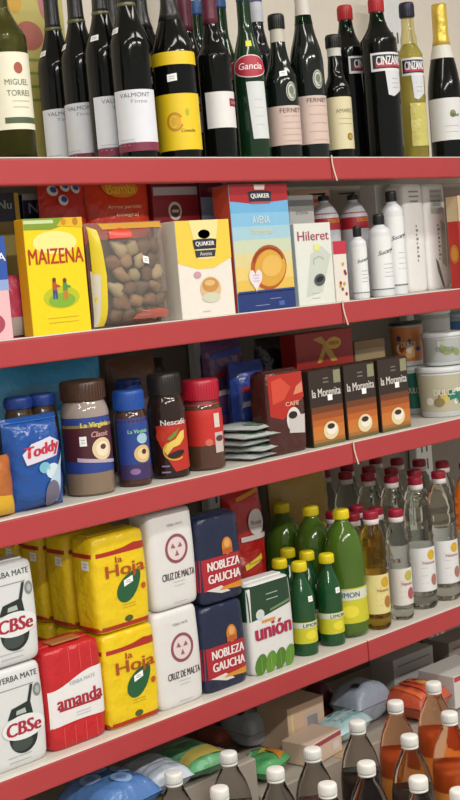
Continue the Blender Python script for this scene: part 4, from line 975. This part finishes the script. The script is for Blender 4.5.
# lemon juice and soda, green bottles
GRN = glassy('green_pet', '#2f8a3c', .06, 1.2, .75); YCAP = C('#e3cf1c', .4, 'plastic')
def juice(label, px, Y, X=None):
    X = xat(px, Y, Z4) if X is None else X; R, H = .0285, .187
    b = Bot('lemon_juice_bottle', label, 0, Y, Z4, R, [(R*.9, .0005), (R, .006), (R, .06), (R, .115), (R*.92, .135), (R*.62, .158), (.0125, .172), (.0120, H)], glass=C('#164a26', .12, 'plastic'), X=X, rz=-.7, group='small green lemon juice bottles')
    cap_mb(.0165, .021, H-.004, YCAP).build('cap', b.t)
    p = b.label(.028, .075, 2.4, C('#c9c42c')); p.rect(-2.4*R, .062, 2.4*R, .074, C('#d6dcc8'), 2); p.text('LIMON', R*.5, .068, .036, .008, C('#4a5a3c'), 3, .02); p.ell(R*.5, .046, .014, .010, C('#e2d63a'), 2); p.build('label', b.t)
    sticker(cyl_S(b.prof, R), .018, .125, b.t, .012, .012, 0)
    return b
j1 = juice('small green lemon bottle with yellow cap beside the green-topped pack, front', 306, .06)
copy_thing(j1.t, 'small green lemon bottle with yellow cap, front right of the pair', (xat(333, .058, Z4), .058, Z4))
XA, XB = j1.X, xat(333, .058, Z4)
copy_thing(j1.t, 'small green lemon bottle behind the green-topped pack, second behind the front left one', (XA, .06+.060, Z4))
copy_thing(j1.t, 'small green lemon bottle directly behind the front right one', (XB, .058+.060, Z4))
copy_thing(j1.t, 'small green lemon bottle behind the green-topped pack, farther one', (XB, .058+.120, Z4))
R, H = .0455, zat(xat(350, .075, Z4), .075, 509)-Z4
XS = xat(350, .075, Z4)
b = Bot('lemon_soda_bottle', 'big green lemon bottle with yellow cap standing left of the yellow oil', 0, .075, Z4, R, [(R*.75, .0005), (R*.95, .008), (R, .02), (R, .05), (R*.97, .09), (R, .13), (R, H-.115), (R*.95, H-.085), (R*.75, H-.055), (R*.42, H-.032), (.0145, H-.024), (.014, H-.018)], glass=C('#47661e', .12, 'plastic'), X=XS, rz=-.75, group='big green lemon bottles')
cap_mb(.0180, .022, H-.022, YCAP).build('cap', b.t)
p = b.label(.035, .115, 2.4, C('#c9c42c')); p.rect(-2.4*R, .088, 2.4*R, .112, C('#d6dcc8'), 2); p.text('LIMON', .002, .100, .05, .012, C('#3a4a7c'), 3, .02); p.ell(.002, .062, .02, .014, C('#e2d63a'), 2); p.build('label', b.t)
copy_thing(b.t, 'big green lemon bottle, second behind the front one', (XS, .075+.094, Z4))
copy_thing(b.t, 'big green lemon bottle, third and rearmost behind the front one', (XS, .075+.188, Z4))

# oils
OCAP = C('#9c1a34', .4, 'plastic'); CW = C('#d8d0d0', .4, 'plastic')
CLEAR = glassy('clear_pet', '#eef0ea', .05, 1.22); 
OILY = glassy('yellow_oil', '#e8c04a', .05, 1.25); OILO = glassy('orange_oil', '#e8762c', .05, 1.25)
def oil(name, label, X, Y, R, H, glass, cols, small, group=None):
    prof = [(R*.8, .0005), (R*.97, .008), (R, .02), (R*.93, H*.10), (R, H*.13), (R, H*.30), (R, H*.47), (R*.93, H*.50), (R, H*.54), (R*.93, H*.58), (R*.99, H*.63), (R*.93, H*.67), (R*.97, H*.71), (R*.8, H*.81), (R*.45, H*.90), (.0140, H*.93), (.0135, H-.004)]
    b = Bot(name, label, 0, Y, Z4, R, prof, glass=glass, X=X, rz=-.62, group=group)
    cap_mb(.0172, .018, H-.020, OCAP).build('cap', b.t)
    mb = MB(); lathe(mb, [(.0165, H-.032), (.0178, H-.030), (.0178, H-.021), (.0168, H-.020)], CW, 24); mb.build('cap_ring', b.t)
    v0, v1 = H*.14, H*.47
    p = b.label(v0, v1, 1.55, C(cols[0])); p.ell(R*.55, v1-.018, .011, .012, C(cols[1]), 2); p.ell(R*.7, v0+.026, .010, .014, C(cols[2]), 2); p.lines(-R*.3, R*.2, v0+.02, v1-.03, 4, C(cols[3]))
    p.text('Natura', R*.35, v1-.036, R*1.0, .007, C(cols[2]), 3, .02)
    p.build('label', b.t)
    return b
def oil_h(px, Y, ytop): 
    X = xat(px, Y, Z4); return X, zat(X, Y, ytop)-Z4
X, H = oil_h(379, .05, 510)
yo = oil('oil_bottle', 'small bottle of yellow oil with red cap', X, .05, .0300, H, OILY, ('#dccf8c', '#c9a02a', '#a8722c', '#b0a070'), True)
X, H = oil_h(403, .052, 508)
ob = oil('oil_bottle', 'small clear bottle with red cap right of the yellow oil', X, .052, .0275, H, CLEAR, ('#d9d4cc', '#b5b04a', '#a8505c', '#b4b0a8'), True)
X, H = oil_h(424, .072, 476)
HB = H
big = oil('oil_bottle', 'large clear oil bottle with red cap, front row, left of two', X, .072, .0345, HB, CLEAR, ('#dcdcdc', '#d0a828', '#a8705c', '#b4b4b8'), False, 'large clear oil bottles')
copy_thing(big.t, 'large clear oil bottle with red cap, front row, right of two', (xat(447, .07, Z4), .07, Z4))
X = xat(474, .085, Z4)
oil('oil_bottle', 'orange oil bottle with red cap at the right frame edge', X, .085, .0345, HB, OILO, ('#dccfae', '#d0a828', '#a8502c', '#b0a070'), False)
XA, XB, XC = big.X, xat(447, .07, Z4), X
for k in range(1, 5):
    copy_thing(big.t, 'large clear oil bottle, %s behind the left front one' % ('first', 'second', 'third', 'fourth')[k-1], (XA, .072+.0745*k, Z4))
    copy_thing(big.t, 'large clear oil bottle, %s behind the right front one' % ('first', 'second', 'third', 'fourth')[k-1], (XB, .070+.0745*k, Z4))
    copy_thing(big.t, 'large clear oil bottle, %s behind the orange oil' % ('first', 'second', 'third', 'fourth')[k-1], (XC, .085+.0745*k, Z4))
for k in range(1, 3):
    copy_thing(ob.t, 'small clear oil bottle, %s behind the small clear front one' % ('first', 'second')[k-1], (ob.X, .052+.060*k, Z4))
    copy_thing(ob.t, 'small clear oil bottle, %s behind the yellow oil' % ('first', 'second')[k-1], (yo.X+.012, .055+.062*k, Z4))
# bags hanging at the back of shelf four
b = lying('food_bag', 'yellowish clear bag at the back above the green bottles', 297, 490, .33, Z4, .20, .36, .08, foil('#a8883c', .35))

# ------------------------------------------------------------------ bottom: soda bottles and packages
WC = C('#e6e6e2', .4, 'plastic')
SMOK = glassy('smoky_pet', '#cfcbc6', .05, 1.18); ORG = glassy('orange_pet', '#eebf9c', .05, 1.18)
HS = .345; RS = .043
def cola(label, px, py, src=None, mat=SMOK, nm='cola'):
    q = atZ(px, py, ZB+HS+.004)
    if src: return copy_thing(src, label, (q.x, q.y, ZB))
    R = RS
    b = Bot('soda_bottle', label, 0, q.y, ZB, R, [(R*.7, .0005), (R*.95, .01), (R, .03), (R, .08), (R*.97, .11), (R, .14), (R, .2), (R*.96, .24), (R*.78, .28), (R*.48, .310), (.0155, .324), (.0145, .332), (.0145, HS-.004)], glass=mat, X=q.x, group='soda bottles with white caps')
    cap_mb(.0172, .020, HS-.016, WC).build('cap', b.t)
    mb = MB(); lathe(mb, [(.0150, HS-.021), (.0172, HS-.0205), (.0172, HS-.0175), (.0165, HS-.017)], WC, 24); mb.build('cap_ring', b.t)
    mb = MB(); R2 = R*.94; lathe(mb, [(R*.6, .006), (R2*.95, .012), (R2, .03), (R2, .2), (R2*.97, .225), (R2*.9, .24)], C('#4a3a35' if nm == 'cola' else '#c4683a', .15, 'plastic')); mb.build('drink', b.t)
    p = b.label(.11, .19, 3.0, C('#3a3436' if nm == 'cola' else '#d88a3a', .3)); p.lines(-.03, .03, .13, .17, 3, C('#8a8480')); p.build('label', b.t)
    return b.t
caps_c = ((173, 772, 'far left of the group'), (228, 752, 'second cap from left'), (275, 768, 'below the green packet'), (312, 748, 'below the peach box'), (357, 721, 'below the teal bags'), (366, 762, 'in the middle of the group'), (219, 787, 'at the bottom edge, left'), (327, 783, 'at the bottom edge, middle'), (418, 777, 'at the bottom edge, right'), (459, 789, 'at the bottom right corner'), (409, 735, 'in front of the orange sodas'))
c1 = None
for (px, py, lab) in caps_c:
    o = cola('white-capped dark soda bottle ' + lab, px, py, c1)
    c1 = c1 or o
o1 = None
for (px, py, lab) in ((395, 701, 'left of three'), (433, 682, 'rear of three'), (449, 712, 'right of three')):
    o = cola('white-capped orange soda bottle, ' + lab, px, py, o1, ORG, 'orange')
    o1 = o1 or o

# packages on the base shelf behind the bottles
ZQ = .445
ZP = .36      # top of the three cartons the loose packages lie on
XS0 = 1.22
for k, lab in enumerate(('left, below the blue and green bags', 'middle, below the peach box', 'right, below the orange striped bag')):
    t = thing('supply_carton', 'large grey-brown carton on the base shelf, %s' % lab, 'box', (XS0+.28+.565*k, .24, ZB), 0, 'supply cartons')
    zt = (ZQ if k == 0 else ZP)-ZB
    mb = MB(); box(mb, -.28, .28, -.2, .19, 0, zt-.001, C('#a0968a', .7), .003); mb.build('carton', t)
    mb = MB(); box(mb, -.03, .03, -.2005, .1905, zt-.0012, zt, C('#b09a78', .4), 0); mb.build('packing_tape', t)
def heap_bag(name, label, px, py, wd, ln, th, mat, cat='bag', pr=None, rz=0, z0=None, tilt=0):
    z0 = ZP+.001 if z0 is None else z0
    c = atZ(px, py, z0+th*.8)
    b = Bag.__new__(Bag); b.X, b.Y, b.Z, b.w, b.d, b.H = c.x, c.y, z0, wd, th, ln
    dv = Vector((0, -ln/2, 0)); dv.rotate(Matrix.Rotation(rz, 3, 'Z'))
    b.t = thing(name, label, cat, (c.x+dv.x, c.y+dv.y, z0+th/2+.002)); b.t.rotation_euler = (-PI/2+tilt, 0, rz); b.body(mat)
    if pr:
        p = b.P(); pr(p, b); p.build('print', b.t)
    return b
def flat_box(label, px, py, wd, ln, h, mat, pr=None, rz=0, z0=None, name='carton_box'):
    z0 = ZP+.001 if z0 is None else z0
    c = atZ(px, py, z0+h*.6)
    b = Box.__new__(Box); b.w, b.d, b.H, b.X, b.Y, b.Z = wd, ln, h, c.x, c.y, z0
    b.S = plane_S(-ln/2); b.SL = side_S(-wd/2); b.curved = False
    b.t = thing(name, label, 'box', (c.x, c.y, z0), rz); b.body(mat)
    if pr:
        p = b.P(); pr(p, b); p.build('front_print', b.t)
    return b
def pr_a(p, b):
    for k, (fu, fv) in enumerate(((.1, .76), (-.4, .6), (.5, .52), (.1, .3))): p.ell(fu*b.w/2, fv*b.H, .020, .022, C('#8aa6cc', .3), 1); p.ell(fu*b.w/2, fv*b.H, .010, .012, C('#6488c0', .3), 2)
heap_bag('napkin_bag', 'blue shiny bag with pale round marks at the bottom left', 108, 784, .15, .15, .08, foil('#5179b4', .25), pr=pr_a, rz=.1, z0=ZQ+.001)
def pr_b(p, b):
    for k in range(5): p.rect(-b.w*.46, b.H*(.2+.15*k), b.w*.46, b.H*(.215+.15*k), C('#9fb2c8'), 1)
heap_bag('tissue_pack', 'pale blue-white tissue pack right of the blue bag', 155, 766, .10, .13, .06, foil('#c2cbd6', .35), 'pack', pr_b, rz=-.1, z0=ZQ+.001)
def pr_c(p, b):
    p.poly([(-b.w*.46, b.H*.35), (b.w*.2, b.H*.42), (b.w*.44, b.H*.5), (b.w*.44, b.H*.12), (-b.w*.46, b.H*.12)], C('#c4b25a', .3), 1); p.poly([(-b.w*.3, b.H*.8), (b.w*.2, b.H*.85), (b.w*.3, b.H*.72), (-b.w*.2, b.H*.7)], C('#9cc4a0', .3), 1)
heap_bag('noodle_bag', 'green and yellow bag behind the left white caps', 192, 752, .105, .14, .05, foil('#66a878', .3), pr=pr_c, rz=-.1, z0=ZQ+.001)
heap_bag('noodle_bag', 'small brown-red bag deep behind the green and yellow bag', 214, 732, .07, .08, .045, foil('#94503f', .35), rz=.1, z0=ZP+.001)
def pr_d(p, b):
    p.ell(-b.w*.2, b.H*.5, .009, .010, C('#2c3238', .3), 1); p.poly([(-b.w*.35, b.H*.75), (b.w*.4, b.H*.82), (b.w*.4, b.H*.70), (-b.w*.35, b.H*.62)], C('#d0d6dc', .3), 1)
heap_bag('grey_bag', 'grey-blue plastic bag with dark spot left of the peach box', 247, 718, .085, .10, .08, foil('#b0b8c2', .28), pr=pr_d, rz=0)
def pr_e(p, b):
    v = b.H*.52; p.rect(-.004, v-.024, .042, v+.024, C('#c4b4a8'), 1); p.rect(.002, v-.016, .036, v+.016, C('#8e8a8c'), 2); p.rect(-b.w*.42, .01, -b.w*.36, b.H-.01, C('#d8cf8c'), 1)
flat_box('peach cardboard box with grey square mark under the shelf', 291, 716, .12, .10, .105, C('#d2b49a'), pr_e)
def pr_f(p, b):
    p.rect(-b.w*.48, b.H-.012, b.w*.48, b.H-.002, C('#a04450'), 1); p.rect(b.w*.2, .012, b.w*.4, .03, C('#d8d0cc'), 1)
flat_box('low pale peach box with dark red edge in front of the peach box', 312, 743, .12, .08, .05, C('#d6bda8'), pr_f, rz=.15)
def pr_g(p, b):
    p.poly([(b.w*.02, b.H*.05), (b.w*.44, b.H*.1), (b.w*.42, b.H*.6), (b.w*.15, b.H*.5)], C('#d28a2c', .3), 1); p.poly([(b.w*.05, b.H*.45), (b.w*.3, b.H*.55), (b.w*.3, b.H*.66), (-b.w*.1, b.H*.55)], C('#d8ca4c', .3), 2); p.poly([(-b.w*.4, b.H*.6), (b.w*.0, b.H*.72), (.0, b.H*.8), (-b.w*.42, b.H*.7)], C('#a4d0a4', .3), 1)
heap_bag('noodle_bag', 'green bag with orange and yellow corner below the peach box', 262, 758, .11, .09, .05, foil('#5aa868', .3), pr=pr_g, rz=.35)
def pr_h(p, b):
    for k in range(4): p.poly([(-b.w*.45+.01*k, b.H*(.85-.2*k)), (b.w*.4, b.H*(.9-.2*k)), (b.w*.42, b.H*(.82-.2*k)), (-b.w*.3, b.H*(.76-.2*k))], C(('#d8e6e8', '#8cbcc2')[k % 2], .3), 1)
heap_bag('crumpled_bag', 'teal and white crumpled bag right of the peach box', 343, 719, .13, .08, .055, foil('#b4d2d6', .3), pr=pr_h, rz=.1)
def pr_i(p, b):
    p.ell(-b.w*.25, b.H*.35, .009, .011, C('#1e2226', .3), 1); p.ell(-b.w*.25, b.H*.35, .013, .015, C('#7c8696', .3), .5)
heap_bag('grey_bag', 'rounded grey-blue bag with one black dot under the shelf edge', 360, 689, .125, .10, .10, foil('#9aa4b4', .35), pr=pr_i, rz=0)
heap_bag('dark_bag', 'dark maroon bag squeezed between the peach box and grey bag', 318, 690, .05, .07, .09, foil('#5a2430', .35))
def pr_j(p, b):
    p.lines(-b.w*.4, b.w*.4, .02, b.H-.02, 3, C('#7c7a7a'), 1, .004)
flat_box('long grey carton right under the shelf joint', 402, 664, .16, .08, .09, C('#b0aeaa'), pr_j)
def pr_k(p, b):
    for k in range(5): p.poly([(-b.w*.4+k*b.w*.17, b.H*.1), (-b.w*.34+k*b.w*.17, b.H*.1), (-b.w*.24+k*b.w*.17, b.H*.9), (-b.w*.32+k*b.w*.17, b.H*.9)], C(('#d8683c', '#c9442c')[k % 2], .3), 1)
    p.ell(b.w*.1, b.H*.4, .012, .02, C('#dca04c', .3), 2)
heap_bag('noodle_bag', 'orange-red bag with slanted stripes behind the orange sodas', 416, 690, .13, .12, .08, foil('#bc5236', .3), pr=pr_k, rz=.1)
def pr_l(p, b):
    p.rect(-b.w*.49, b.H-.014, b.w*.49, b.H-.002, C('#b43a3a'), 1); p.rect(-.032, .02, -.002, .055, C('#55565a'), 2); p.rect(-.036, .016, .002, .059, C('#9a9a9c'), 1)
flat_box('white carton with red top edge and dark square mark at the right', 455, 678, .15, .11, .08, C('#ccc8c4'), pr_l)
def pr_m(p, b): p.lines(-b.w*.4, b.w*.4, .02, b.H-.02, 3, C('#8a4a44'), 1, .005)
flat_box('grey-brown carton deep behind at the right under the shelf', 455, 648, .14, .07, .09, C('#8d847c'), pr_m)

scene.view_settings.view_transform = 'Standard'; scene.view_settings.look = 'None'
scene.view_settings.gamma = 1; scene.view_settings.use_curve_mapping = False
scene.view_settings.exposure = -0.86
bpy.context.view_layer.update()
